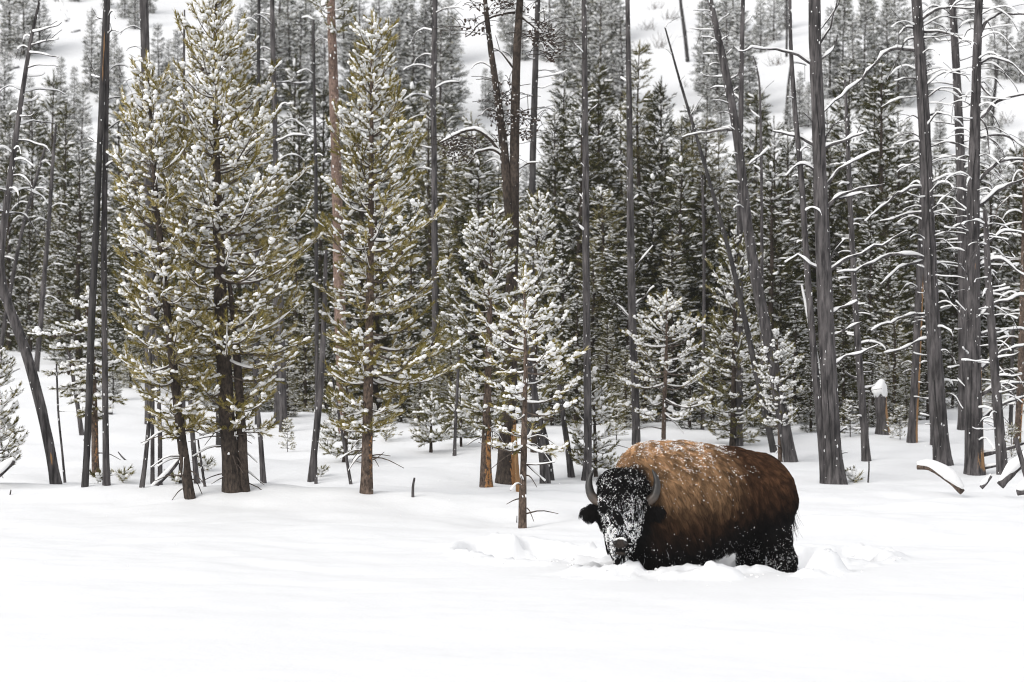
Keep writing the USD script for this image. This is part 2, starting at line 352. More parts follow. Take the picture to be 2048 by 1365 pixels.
# ------------------------------------------------------------------ living pines at the edge of the meadow
def interp(prof, y):
    p = sorted(prof); ys = [q[0] for q in p]
    return np.interp(y, ys, [q[1] for q in p]), np.interp(y, ys, [q[2] for q in p])
def make_trunk(pts, base, sink=0.35, over=0.0, n=26):
    """px polyline (px, py, width px), base first -> local centre line and radii"""
    Y = base[1]; k = ppm(Y)
    C = np.array([at(p[0], p[1], Y) for p in pts]) - base
    Rr = np.array([p[2] for p in pts]) / k / 2
    d = C[0] - C[1]; d /= np.linalg.norm(d)
    C = np.vstack([C[0] + d * sink / max(abs(d[2]), .3), C]); Rr = np.r_[Rr[0] * 1.08, Rr]
    if over > 0:
        d = C[-1] - C[-2]; d /= np.linalg.norm(d)
        C = np.vstack([C, C[-1] + d * over]); Rr = np.r_[Rr, Rr[-1] * 0.8]
    t = np.r_[0, np.cumsum(np.linalg.norm(np.diff(C, axis=0), axis=1))]; t /= t[-1] / (len(C) - 1)
    P = spline(C, n); u = np.linspace(0, len(C) - 1, n)
    return P, np.interp(u, np.arange(len(C)), Rr)
def trunk_mesh(P, R, rng, sides=10, rough=0.10, bare=None, flare=0.25):
    Rn = R * (1 + flare * np.exp(-np.maximum(P[:, 2], 0) / 0.16))
    V, F = tube(P, Rn, sides)
    n = len(P) * sides
    C = np.repeat(P, sides, 0); D = V[:n] - C
    V[:n] = C + D * (1 + rough * 2 * (noise(np.c_[V[:n, :2] * 22, V[:n, 2] * 3.0] + rng.random() * 30, 2) - 0.5))[:, None]
    b = np.zeros(len(V))
    if bare: 
        for z0, z1, a0, da, amt in bare:       # height range, facing angle (deg, 0 = right, -90 = camera), half width, amount
            ang = np.degrees(np.arctan2(V[:, 1] - np.r_[C[:, 1], P[0, 1], P[-1, 1]], V[:, 0] - np.r_[C[:, 0], P[0, 0], P[-1, 0]]))
            da_ = np.abs((ang - a0 + 180) % 360 - 180)
            edge = 0.25 * (z1 - z0)
            m = np.clip(1.4 - da_ / da, 0, 1) * np.clip((V[:, 2] - z0) / edge + .5, 0, 1) * np.clip((z1 - V[:, 2]) / edge + .5, 0, 1)
            b = np.maximum(b, m * amt)
    return V, F, b
def pine(name, label, cat, trunk, prof, seed, bark='pine_bark', needle='needles_sunny', snow_p=(0.55, 0.85), gap=0.26, per=(4, 6), over=0.0, el=(-10, 48), shoot=0.16, cap=0.036, twig_gap=0.125, caps=None, dead=0, first=0.2, curl=0.25, bare=None, group=None, base=None, skip=0.0, candle=0.5, second=None, cones=0, fl=14):
    rng = np.random.default_rng(seed)
    if base is None: base = ground_hit(trunk[0][0], trunk[0][1])
    Y = base[1]; k = ppm(Y)
    root = xform(name, base, label, cat, group)
    P, R = make_trunk(trunk, base, over=over, n=30)
    V, F, b = trunk_mesh(P, R, rng, 9, 0.12, bare)
    put('trunk', (V, F), M[bark], root, smooth=True, prim={'bare': b})
    if second:
        P2, R2 = make_trunk(second, base, n=20)
        V, F, b2 = trunk_mesh(P2, R2, rng, 9, 0.12)
        put('trunk', (V, F), M[bark], root, smooth=True, prim={'bare': b2})
    if fl: put('snow_flecks', join(flecks(P[3:], R[3:], rng, fl)), M['snow'], root, smooth=True).SetCustomDataByKey('kind', 'stuff')
    zt, zb = P[-1, 2], 2.8 - (max(p[0] for p in prof) - HORIZON) / k - base[2]
    ztop_px = 2.8 - (min(p[0] for p in prof) - HORIZON) / k - base[2]
    z = zb
    def trunk_at(zz): return np.array([np.interp(zz, P[:, 2], P[:, i]) for i in range(3)])
    cone_parts = []
    while z < zt - 0.10:
        t = (z - zb) / (zt - zb)
        m = rng.integers(per[0], per[1] + 1); m += (t < .75) * (per[0] >= 5); a0 = rng.random() * 2 * np.pi
        if t > 0.86: m = max(3, m - 1)
        for j in range(m):
            if rng.random() < skip: continue
            az = a0 + (j + rng.uniform(-0.3, 0.3)) * 2 * np.pi / m
            e = math.radians(el[0] + (el[1] - el[0]) * t ** 1.15 + rng.uniform(-9, 9))
            zz = z + rng.uniform(-0.3, 0.3) * gap
            hl, hr = interp(prof, HORIZON + (CAMH - base[2] - zz) * k)
            c = math.cos(az); hw = ((hr if c > 0 else hl) * abs(c) + 0.5 * (hl + hr) * (1 - abs(c))) / k
            hw *= rng.uniform(0.6, 1.18) * (1 if t > .1 else .85)
            L = max(0.14, hw / math.cos(e) * 0.94)
            zz = zz - 0.55 * L * math.sin(max(e, 0)) * (0.6 if t < .8 else 1)
            o = trunk_at(min(max(zz, 0.2), zt))
            Pm, Rm, tw, sh = bough_shoots(o, az, L, e, rng, curl=curl * rng.uniform(.5, 1.4), gap=twig_gap, first=first if L > .5 else .1, shoot=shoot, candle=candle)
            parts = [tube(Pm, Rm, 5)] + [tube(q, np.linspace(.005, .003, 3), 3, cap=False) for q in tw]
            bp = put('bough', join(parts), M['twig'], root, smooth=True)
            pos = np.array([s[0] for s in sh]); ax = np.array([s[1] for s in sh]); sc = np.array([s[2] for s in sh])
            nd = place(SHOOT_NEAR, rng.integers(0, 4, len(sc)), pos, ax, sc); put('needles', nd, M[needle], bp, prim=tint(nd, 52, seed)).SetCustomDataByKey('kind', 'stuff')
            p = (snow_p[0] + (snow_p[1] - snow_p[0]) * min(1, t * 1.3 + 0.25 * rng.random())) * (rng.uniform(.35, 1.5) if snow_p[1] < .8 else 1)
            keep = rng.random(len(sc)) < p
            sn = []
            if keep.any():
                q = keep.sum()
                sn.append(place(caps or CAP_NEAR, rng.integers(0, 8, q), pos[keep] + ax[keep] * sc[keep, None] * 0.05, ax[keep], sc[keep] * rng.uniform(.7, 1.12, q), level=True, girth=(cap / 0.30) * rng.uniform(.5, 1.45, q)))
            if rng.random() < 0.6: sn.append(snow_on(Pm, Rm, rng, .8, 5))
            if sn: tag(put('snow', join(sn), M['snow'], bp, smooth=True), kind='stuff')
            if cones:
                for w in rng.permutation(len(sc))[:rng.poisson(cones)]:
                    s_ = rng.uniform(.018, .026)
                    cone_parts.append((ICO1.vertices * [s_, s_, s_ * 1.3] + pos[w] - ax[w] * .04 + rng.normal(0, .015, 3), ICO1.faces))
        z += gap * rng.uniform(.75, 1.25) * (1.0 if t < .8 else .8)
    # leader
    sh = [(P[-1] - [0, 0, .05], np.array([0, 0, 1.0]), shoot * 1.2)] + [(P[-1] - [0, 0, .05 + .09 * q], np.array([math.cos(a), math.sin(a), 1.2]), shoot) for q in range(3) for a in rng.uniform(0, 6.28, 2)]
    pos = np.array([s[0] for s in sh]); ax = np.array([s[1] for s in sh]); sc = np.array([s[2] for s in sh])
    nd = place(SHOOT_NEAR, rng.integers(0, 4, len(sc)), pos, ax, sc); ld = put('leader', nd, M[needle], root, prim=tint(nd, 52, seed))
    put('snow', place(CAP_NEAR, rng.integers(0, 8, len(sc)), pos + ax * .02, ax, sc * .9, level=True, girth=np.full(len(sc), cap / .3)), M['snow'], ld, smooth=True).SetCustomDataByKey('kind', 'stuff')
    # bare lower twigs
    for _ in range(dead):
        zz = rng.uniform(0.12, 1.0) * zb if zb > .5 else rng.uniform(.2, .5)
        a = rng.uniform(0, 2 * np.pi); L = rng.uniform(.15, .6); o = trunk_at(zz)
        d = np.array([math.cos(a), .5 * math.sin(a), rng.uniform(-.5, .25)])
        Q = spline([o, o + d * L * .5 + [0, 0, rng.uniform(-.02, .06)], o + d * L + [0, 0, rng.uniform(-.15, .05)]], 6)
        tp = put('dead_branch', tube(Q, np.linspace(.012, .004, 6), 5), M['twig'], root, smooth=True)
        if rng.random() < .5: put('snow', snow_on(Q, np.full(6, .008), rng, .6, 5), M['snow'], tp, smooth=True)
    if cone_parts: tag(put('cones', join(cone_parts), M['cone'], root, smooth=True), kind='stuff')
    return root

# left group
pine('pine_tree', 'leaning golden-green snowy pine with a dark trunk, left of the tallest golden pine', 'pine tree',
     [(380, 997, 19), (366, 900, 20), (352, 780, 18), (336, 640, 16), (322, 500, 14), (312, 400, 11), (304, 270, 8), (296, 150, 4), (294, 128, 3)],
     [(125, 8, 8), (170, 26, 26), (240, 56, 50), (330, 78, 70), (430, 108, 60), (520, 122, 70), (600, 128, 80), (700, 130, 90), (800, 125, 60), (860, 60, 40)], 101, snow_p=(.32, .70), bark='dark_bark', dead=14, gap=.25, needle='needles_sunny', cones=.1)
pine('pine_tree', 'tallest golden-green snowy pine with a thick twin trunk, left of centre', 'pine tree',
     [(466, 984, 37), (455, 850, 33), (446, 700, 30), (440, 560, 25), (436, 430, 20), (432, 300, 14), (430, 150, 9), (432, 20, 5), (432, -25, 3)],
     [(-25, 8, 8), (20, 30, 28), (80, 62, 50), (160, 80, 88), (260, 95, 130), (360, 110, 168), (460, 120, 188), (560, 125, 195), (660, 130, 175), (760, 120, 165), (850, 70, 130)], 102,
     second=[(489, 982, 20), (484, 880, 20), (478, 780, 18), (470, 660, 14), (458, 560, 8)], snow_p=(.32, .74), dead=30, gap=.245, per=(5, 6), skip=.06, twig_gap=.125, bark='dark_bark', cones=.08)
pine('pine_tree', 'slim tall golden pine with straight trunk, right of the tallest twin-trunk pine', 'pine tree',
     [(733, 989, 24), (735, 860, 22), (738, 700, 18), (740, 560, 16), (742, 420, 12), (743, 250, 9), (744, 120, 6), (745, 45, 3)],
     [(42, 7, 7), (90, 35, 40), (150, 42, 58), (220, 60, 70), (300, 76, 84), (400, 90, 110), (450, 95, 128), (540, 95, 125), (640, 95, 160), (740, 95, 170), (800, 90, 110), (850, 60, 50)], 103,
     snow_p=(.32, .70), dead=12, gap=.235, bark='pine_bark', cones=.12, bare=[(.1, .9, -40, 40, .55)])
pine('pine_tree', 'snowy pine with orange bark at its foot, left of the small lone pine', 'pine tree',
     [(972, 975, 24), (973, 880, 20), (976, 760, 15), (979, 640, 11), (983, 500, 6), (986, 425, 3)],
     [(420, 6, 6), (470, 40, 36), (530, 75, 52), (600, 92, 66), (680, 90, 66), (740, 80, 55), (820, 70, 30), (850, 40, 20)], 104,
     snow_p=(.6, .85), needle='needles_olive', dead=6, gap=.26, bark='pine_bark', bare=[(-.3, 1.0, -60, 60, .62)])
pine('young_pine', 'small snowy pine with long bare lower stem standing alone in front of the trees', 'pine tree',
     [(1045, 1057, 15), (1046, 980, 15), (1048, 900, 13), (1050, 800, 10), (1051, 700, 8), (1049, 600, 5), (1047, 552, 3)],
     [(545, 5, 5), (590, 30, 26), (650, 72, 62), (700, 78, 86), (770, 88, 105), (830, 85, 108), (880, 70, 100)], 105,
     snow_p=(.85, .97), gap=.27, per=(4, 5), el=(-2, 42), curl=.10, shoot=.15, cap=.036, dead=12, twig_gap=.21, first=.5, skip=.15, candle=.35, bark='pine_bark')
pine('young_pine', 'open-crowned small pine with snow balls on its branch ends, rising behind the bison', 'pine tree',
     [(1327, 884, 9), (1329, 800, 9), (1332, 720, 7), (1334, 640, 5), (1334, 592, 3)],
     [(588, 6, 6), (620, 34, 28), (680, 72, 70), (740, 92, 100), (790, 104, 108), (830, 122, 104)], 106, base=ground_hit(1327, 900),
     snow_p=(.9, 1.0), gap=.25, per=(4, 6), el=(-4, 38), shoot=.135, cap=.038, dead=2, twig_gap=.20, first=.5, curl=.10, skip=.05, candle=.35, bark='pine_bark')
pine('young_pine', 'narrow snowy young pine in front of the slanting dead trunk behind the rump', 'pine tree',
     [(1561, 930, 8), (1559, 860, 8), (1556, 760, 6), (1554, 668, 3)],
     [(662, 4, 4), (700, 26, 28), (750, 40, 46), (810, 62, 52), (850, 50, 56)], 107, base=ground_hit(1561, 925),
     snow_p=(.75, .9), gap=.18, el=(-5, 45), shoot=.12, cap=.036, dead=4, needle='needles_olive', first=.3)
pine('pine_tree', 'mid-sized olive pine standing right behind the bison back, left of the slanting dead trunk', 'pine tree',
     [(1466, 905, 13), (1467, 800, 11), (1469, 660, 8), (1470, 500, 4), (1470, 468, 3)],
     [(462, 5, 5), (520, 30, 30), (600, 52, 50), (700, 66, 60), (800, 78, 66), (880, 70, 66)], 108, base=ground_hit(1466, 893),
     snow_p=(.45, .7), needle='needles_olive', gap=.27, dead=4, bark='dark_bark')
pine('pine_tree', 'snowy pine with fluffy crown directly behind the small bare-stemmed pine', 'pine tree',
     [(1068, 900, 13), (1070, 700, 11), (1073, 520, 7), (1076, 398, 3)],
     [(392, 5, 5), (440, 34, 26), (520, 48, 48), (620, 62, 72), (720, 66, 78), (800, 70, 72)], 109, base=ground_hit(1068, 905),
     snow_p=(.6, .85), needle='needles_olive', gap=.30, dead=3, bark='dark_bark')
pine('cone_bearing_pine', 'squat snow-loaded pine hung with dark cones, behind the paired poles at left', 'pine tree',
     [(192, 965, 14), (189, 850, 14), (186, 740, 12), (178, 640, 7), (172, 590, 3)],
     [(585, 12, 12), (620, 60, 30), (670, 112, 40), (720, 72, 40), (790, 55, 40), (820, 40, 30)], 110, base=ground_hit(192, 955),
     snow_p=(.7, .95), needle='needles_olive', gap=.24, cap=.046, el=(-22, 20), curl=-.1, cones=2.2, bark='pine_bark', dead=2, bare=[(0, 1.0, -60, 60, .5)], candle=.15)
pine('young_pine', 'snowy bushy young pine cut off by the left edge of the picture', 'pine tree',
     [(-12, 985, 12), (-10, 900, 10), (-8, 800, 7), (-6, 705, 3)],
     [(700, 4, 4), (760, 20, 24), (810, 40, 48), (870, 50, 56), (930, 50, 58), (960, 40, 40)], 111, base=ground_hit(-12, 968),
     snow_p=(.6, .85), needle='needles_olive', gap=.22, el=(0, 40), shoot=.15, dead=3, first=.3)
pine('young_pine', 'dark-stemmed young pine around the foot of the straight pole left of the bison', 'pine tree',
     [(1192, 968, 8), (1190, 880, 7), (1187, 800, 5), (1184, 755, 3)],
     [(750, 4, 4), (800, 22, 26), (850, 40, 42), (900, 50, 46), (945, 48, 42)], 112, base=ground_hit(1192, 955),
     snow_p=(.5, .8), needle='needles_olive', gap=.20, el=(-12, 45), shoot=.15, dead=2, bark='dark_bark')
pine('young_pine', 'low young pine right of the slim golden pine, half hidden in its shade', 'pine tree',
     [(862, 905, 6), (862, 850, 5), (861, 800, 3)], [(798, 4, 4), (830, 22, 22), (870, 34, 32), (898, 26, 26)], 113,
     snow_p=(.6, .8), needle='needles_olive', gap=.22, el=(-8, 40), shoot=.16, bark='dark_bark')
pine('young_pine', 'spindly young pine with snow tufts behind the thin upright stick near the forked trunk', 'pine tree',
     [(922, 895, 5), (922, 840, 4), (922, 770, 3)], [(768, 4, 4), (800, 22, 22), (840, 36, 36), (880, 32, 30)], 114,
     snow_p=(.6, .8), needle='needles_olive', gap=.26, el=(-8, 40), shoot=.18, bark='dark_bark')
pine('young_pine', 'low dark pine with drooping snowless boughs left of the slim golden pine foot', 'pine tree',
     [(690, 925, 10), (692, 850, 9), (694, 760, 5), (695, 720, 3)], [(718, 5, 5), (780, 40, 36), (850, 52, 48), (905, 50, 60)], 115,
     snow_p=(.3, .7), needle='needles_olive', gap=.25, el=(-16, 40), shoot=.16, bark='dark_bark')
for i, (px, py, s_, txt) in enumerate([(196, 968, .20, 'tiny pine seedling poking from the snow between the paired poles at left'), (246, 968, .2, 'tiny flattened pine seedling right of the paired poles'),
        (352, 970, .2, 'tiny pine seedling beside the thin grey stems under the leaning golden pine'), (642, 955, .14, 'tiny pine seedling beside the brownish stick left of the slim pine'), (1708, 968, .18, 'tiny pine seedling in the snow right of the thickest dead trunk'),
        (408, 945, .2, 'small pine seedling between the leaning pine and the twin-trunk pine')]):
    rng = np.random.default_rng(900 + i); b = ground_hit(px, py); r_ = xform('pine_seedling', b, txt, 'seedling')
    put('stem', tube(np.array([[0, 0, -.05], [0, 0, s_ * .6]]), [.008, .005], 5), M['twig'], r_)
    n = 9; az = rng.uniform(0, 6.28, n); ax = np.stack([np.cos(az), np.sin(az), rng.uniform(.2, 1.3, n)], 1); po = np.zeros((n, 3)); po[:, 2] = rng.uniform(.02, .6 * s_, n)
    nd = place(SHOOT_NEAR, rng.integers(0, 4, n), po, ax, np.full(n, s_)); put('needles', nd, M['needles_olive'], r_, prim=tint(nd, 52, i)).SetCustomDataByKey('kind', 'stuff')
    put('snow', place(CAP_NEAR, rng.integers(0, 5, 5), po[:5], ax[:5], np.full(5, s_), level=True, girth=np.full(5, .16)), M['snow'], r_, smooth=True).SetCustomDataByKey('kind', 'stuff')

# ------------------------------------------------------------------ dead and burned trees
def dead_tree(label, trunk, seed, auto=(), manual=(), bark='burned_wood', bare=None, fl=18, over=1.5, base=None, name='dead_tree', second=None, cones=None, split=None, sides=11, cat='dead tree', n=34):
    rng = np.random.default_rng(seed)
    if base is None: base = ground_hit(trunk[0][0], trunk[0][1])
    Y = base[1]; k = ppm(Y)
    root = xform(name, base, label, cat)
    P, R = make_trunk(trunk, base, over=over, n=n)
    V, F, b = trunk_mesh(P, R, rng, sides, 0.07, bare)
    put('trunk', (V, F), M[bark], root, smooth=True, prim={'bare': b})
    if second:
        P2, R2 = make_trunk(second, base, sink=0.0, over=over, n=n); V, F, b2 = trunk_mesh(P2, R2, rng, sides, .07, None, 0)
        put('trunk', (V, F), M[bark], root, smooth=True, prim={'bare': b2})
    if split:
        for px_pts in split:
            Q = np.array([at(p[0], p[1], Y) for p in px_pts]) - base
            Q = spline(Q, 24); zz = Q[:, 2]
            Q[:, 1] = np.interp(zz, P[:, 2], P[:, 1]) - np.sqrt(np.maximum(np.interp(zz, P[:, 2], R) ** 2 - (Q[:, 0] - np.interp(zz, P[:, 2], P[:, 0])) ** 2, 1e-6)) * .99
            put('crack', tube(Q, .006 + .005 * noise(Q * 7, 3), 5), M['charred_black'], root, smooth=True)
    if fl: put('snow_flecks', join(flecks(P[2:], R[2:], rng, fl * 2, (.003, .012))), M['snow'], root, smooth=True).SetCustomDataByKey('kind', 'stuff')
    def tr(zz): return np.array([np.interp(zz, P[:, 2], P[:, i]) for i in range(3)]), float(np.interp(zz, P[:, 2], R))
    def branch(Q, r0, snowy=True, r1=None):
        Rb = np.linspace(r0, r1 or max(.006, r0 * .4), len(Q))
        Lq = np.linalg.norm(Q[-1] - Q[0]); wv = np.minimum(1, np.linspace(0, 2, len(Q)))[:, None] * (.03 + .05 * Lq)
        Q = Q + np.stack([noise(Q * f_ + seed + rng.random() * 9, q_) - .5 for q_, f_ in ((1, 5.0), (2, 5.0), (3, 6.0))], 1) * wv * [1, 1, 1.1]
        bp = put('branch', tube(Q, Rb, 6), M[bark], root, smooth=True)
        if snowy: put('snow', snow_on(Q, Rb, rng, 1.0, 6), M['snow'], bp, smooth=True)
        for _ in range(rng.integers(0, 3) if len(Q) > 8 else 0):
            i = rng.integers(3, len(Q) - 2); t = Q[i + 1] - Q[i]; t /= np.linalg.norm(t)
            d = t + rng.normal(0, .6, 3); d /= np.linalg.norm(d); l = rng.uniform(.08, .38)
            S = spline([Q[i], Q[i] + d * l * .5, Q[i] + d * l + [0, 0, -.05 * l]], 5)
            tw = put('twig', tube(S, np.linspace(Rb[i] * .55, .004, 5), 4), M[bark], bp, smooth=True)
        return Q
    tips = []
    for pts, wpx in manual:                                   # (px, py) points from the trunk outwards, root width in px
        Q = np.array([at(p[0], p[1], Y) for p in pts]) - base
        dy = rng.uniform(-.35, .2) * abs(Q[-1, 0] - Q[0, 0])
        Q[:, 1] += np.linspace(0, 1, len(Q)) * dy + np.interp(Q[0, 2], P[:, 2], P[:, 1]) - Q[0, 1]
        Q[0, 0] += np.sign(tr(Q[0, 2])[0][0] - Q[0, 0]) * .02
        tips.append(branch(spline(Q, 14), wpx * .8 / k / 2))
    for y0, y1, cnt, side, lo, hi, style in auto:             # px rows, how many, side (-1 left, 1 right, 0 both), length px, style
        ys = np.linspace(y0, y1, cnt) + rng.uniform(-.45, .45, cnt) * abs(y1 - y0) / max(cnt, 1)
        for y in ys:
            sg = side if side else rng.choice([-1, 1])
            az = rng.uniform(-65, 65); L = rng.uniform(lo, hi) / k
            d = np.array([sg * math.cos(math.radians(az)), math.sin(math.radians(az)), 0]); L = max(.08, L)
            zz = CAMH - base[2] - (y - HORIZON) / k; o, r = tr(zz); o = o + d * r * .6
            if style == 'arch': up, dr = rng.uniform(.05, .30), rng.uniform(-.35, .12)
            elif style == 'fine': up, dr = rng.uniform(-.05, .16), rng.uniform(-.55, .10)
            elif style == 'up': up, dr = rng.uniform(.25, .5), rng.uniform(.5, .9)
            elif style == 'droop': up, dr = rng.uniform(-.02, .12), rng.uniform(-.8, -.25)
            else: up, dr = rng.uniform(-.05, .12), rng.uniform(-.15, .25)
            Q = spline([o, o + d * L * .4 + [0, 0, up * L], o + d * L * .8 + [0, 0, (up * .9 + dr * .45) * L], o + d * L + [0, 0, (up * .5 + dr) * L]], 10)
            tips.append(branch(Q, min(r * .5, (.004 + .007 * L) if style == 'fine' else (.007 + .010 * L))))
    if cones:
        cp_ = []; sn = []; tw_ = []
        for x0, y0, rx, ry, cnt in cones:
            for _ in range(int(cnt * .7)):
                a, q = rng.uniform(0, 6.28), math.sqrt(rng.random())
                c = at(x0 + rx * q * math.cos(a), y0 + ry * q * math.sin(a), Y + rng.uniform(-.35, .35)) - base
                s_ = rng.uniform(.013, .021)
                cp_.append((ICO1.vertices * [s_, s_, s_ * 1.2] + c, ICO1.faces))
                sn.append((ICO1.vertices * [s_ * .8, s_ * .8, s_ * .45] + c + [0, 0, s_ * 1.0], ICO1.faces))
                e = rng.normal(0, 1, 3) * [.22, .12, .08] + [0, 0, .08]
                tw_.append(tube(spline([c, c + e * .5 + [0, 0, .04], c + e], 4), .006, 3, cap=False))
        q = put('cone_twigs', join(tw_), M[bark], root, smooth=True); tag(q, kind='stuff')
        tag(put('cones', join(cp_), M['cone'], q, smooth=True), kind='stuff'); tag(put('snow', join(sn), M['snow'], q, smooth=True), kind='stuff')
    return root
M['charred_black'] = mat('charred_black', {"p": ("principled_bsdf", {"base_color": (0.012, 0.011, 0.011), "roughness": 0.95})}, [])

dead_tree('dark slender burned pole with an orange torn strip near its top, at left', [(170, 974, 13), (176, 850, 14), (183, 650, 15), (191, 480, 14), (199, 300, 12), (205, 150, 11), (210, 30, 9), (211, 0, 8)], 201,
          bark='charred_wood', fl=8, bare=[(5.6, 6.4, -70, 26, .75)])
dead_tree('straight grey pole, right one of the close pair at left', [(213, 971, 14), (211, 850, 13), (209, 650, 12), (208, 480, 12), (211, 300, 11), (214, 100, 10), (216, 0, 9)], 202,
          auto=[(20, 330, 6, 1, 30, 75, 'arch'), (40, 260, 3, -1, 20, 40, 'flat')], fl=16)
dead_tree('bowed dead trunk touching the left edge, with snowy branches high up', [(112, 969, 21), (98, 890, 21), (78, 800, 21), (55, 715, 21), (28, 640, 20), (8, 585, 19), (0, 530, 18), (5, 470, 16), (16, 390, 14), (28, 300, 12), (44, 190, 10), (60, 90, 8), (76, 15, 5), (80, -5, 4)], 203,
          auto=[(60, 250, 9, 1, 35, 90, 'flat'), (280, 420, 7, 1, 40, 85, 'droop'), (60, 420, 7, -1, 20, 55, 'arch')], bare=[(.1, .55, -70, 14, .9)], fl=26, over=.4, n=44)
dead_tree('thin crooked dead sapling stem beside the foot of the bowed trunk', [(130, 967, 5), (124, 900, 4.5), (117, 830, 4.5), (114, 760, 4), (113, 728, 3)], 204, fl=4, over=0, sides=7)
dead_tree('grey trunk far back on the left snow, seen left of the paired poles', [(72, 744, 11), (80, 660, 11), (88, 560, 10), (98, 440, 9), (106, 320, 7), (112, 250, 5)], 205, auto=[(330, 600, 10, 0, 25, 60, 'arch')], fl=6, over=0)
dead_tree('slim grey trunk far back nearest the left edge, leaning right', [(-2, 712, 10), (14, 620, 9), (40, 480, 8), (66, 380, 7), (92, 290, 5)], 206, auto=[(320, 560, 7, 0, 20, 60, 'droop')], fl=6, over=0)
dead_tree('dark leaning stem behind the paired poles at left', [(164, 872, 9), (155, 810, 9), (147, 760, 8), (135, 690, 6)], 207, fl=4, over=0)
for i, (pts, txt) in enumerate([
    ([(284, 975, 9), (293, 900, 9), (300, 800, 8), (300, 690, 6)], 'grey dead stem leaning right at the left side of the leaning golden pine'),
    ([(305, 968, 8), (305, 880, 8), (304, 780, 7), (300, 680, 5)], 'grey upright stem, middle one of three under the leaning golden pine'),
    ([(320, 972, 9), (320, 880, 9), (317, 780, 8), (312, 660, 6)], 'grey upright stem closest to the trunk of the leaning golden pine on its left'),
    ([(362, 968, 8), (361, 880, 8), (360, 760, 7)], 'dark stem hidden behind the foot of the leaning golden pine'),
    ([(394, 968, 11), (386, 880, 10), (380, 790, 9), (374, 660, 6)], 'grey dead trunk just right of the leaning golden pine, slanting left'),
    ([(410, 974, 5), (403, 930, 5), (396, 880, 3)], 'thin dark stick slanting beside the grey trunk right of the leaning golden pine'),
    ([(437, 895, 9), (436, 830, 9), (434, 740, 7)], 'dark stump-like stem left of the twin-trunk pine, farther back'),
    ([(527, 967, 11), (521, 880, 10), (513, 790, 9), (505, 660, 6)], 'grey dead trunk right of the twin-trunk pine'),
    ([(568, 864, 17), (565, 780, 16), (562, 640, 13), (556, 480, 9)], 'stout grey trunk farther back, right of the twin-trunk pine'),
    ([(622, 965, 13), (632, 870, 14), (641, 770, 13), (648, 640, 10), (652, 500, 7)], 'grey trunk leaning right, midway between the twin-trunk pine and the slim pine'),
    ([(632, 970, 6), (632, 880, 5), (633, 770, 4), (634, 690, 3)], 'thin brownish upright stick in front of the grey leaning trunk'),
    ([(702, 970, 6), (690, 900, 6), (676, 820, 5), (664, 750, 3)], 'thin grey pole slanting left at the foot of the slim pine'),
    ([(909, 913, 7), (911, 850, 6), (914, 790, 6), (918, 700, 5)], 'thin upright grey stick standing alone right of the slim pine'),
    ([(544, 0, 9), (546, 100, 10), (549, 200, 10), (551, 330, 10), (553, 640, 12), (555, 850, 13)][::-1], 'dark pole with curling snowy side branches high between the two tall golden pines'),
    ([(518, 0, 6), (517, 120, 7), (516, 300, 8), (515, 850, 10)][::-1], 'slim dark pole grazing the right shoulder of the tallest pine'),
    ([(870, 0, 11), (868, 120, 12), (866, 200, 12), (868, 300, 12), (872, 840, 14)][::-1], 'snow-plastered dark pole with curling branches, right of the slim pine top'),
    ([(288, 0, 18), (290, 90, 18), (292, 190, 18), (296, 330, 18), (300, 850, 20)][::-1], 'stout grey trunk behind the leaning golden pine top'),
    ([(627, 40, 5), (628, 160, 6), (630, 260, 6), (632, 380, 7), (634, 860, 9)][::-1], 'thin dark pole left of the reddish trunk'),
    ([(369, 20, 3), (369, 60, 4), (368, 120, 5), (366, 850, 10)][::-1], 'thin bare spike left of the tallest pine top'),
    ]):
    hi = pts[0][1] in (850, 840, 860)
    kw = dict(auto=[(20, 330, 9, 0, 40, 95, 'arch')]) if i in (13, 15) else dict(auto=[(60, 220, 6, -1, 30, 60, 'arch')]) if i == 16 else dict(auto=[(30, 300, 5, 0, 20, 45, 'arch')]) if i in (14, 17) else {}
    dead_tree(txt, pts, 220 + i, fl=22 if i == 15 else 5, over=1.0 if pts[-1][1] <= 0 else 0, sides=8, bark='charred_wood' if i in (3, 6, 14, 17) else 'burned_wood', **kw)
pine('red_trunk_pine', 'tall pine with reddish snow-speckled trunk, its foliage at the top edge', 'pine tree',
     [(690, 868, 24), (682, 700, 23), (676, 450, 22), (670, 250, 20), (665, 100, 18), (662, 0, 16), (660, -160, 10), (660, -260, 4)],
     [(-260, 8, 8), (-150, 70, 60), (-60, 110, 60), (0, 118, 50), (40, 95, 40), (60, 40, 30)], 240, bark='red_bark', needle='needles_olive', snow_p=(.5, .6), gap=.34, per=(3, 4), fl=150, el=(-5, 30), first=.45, shoot=.17, skip=.1)

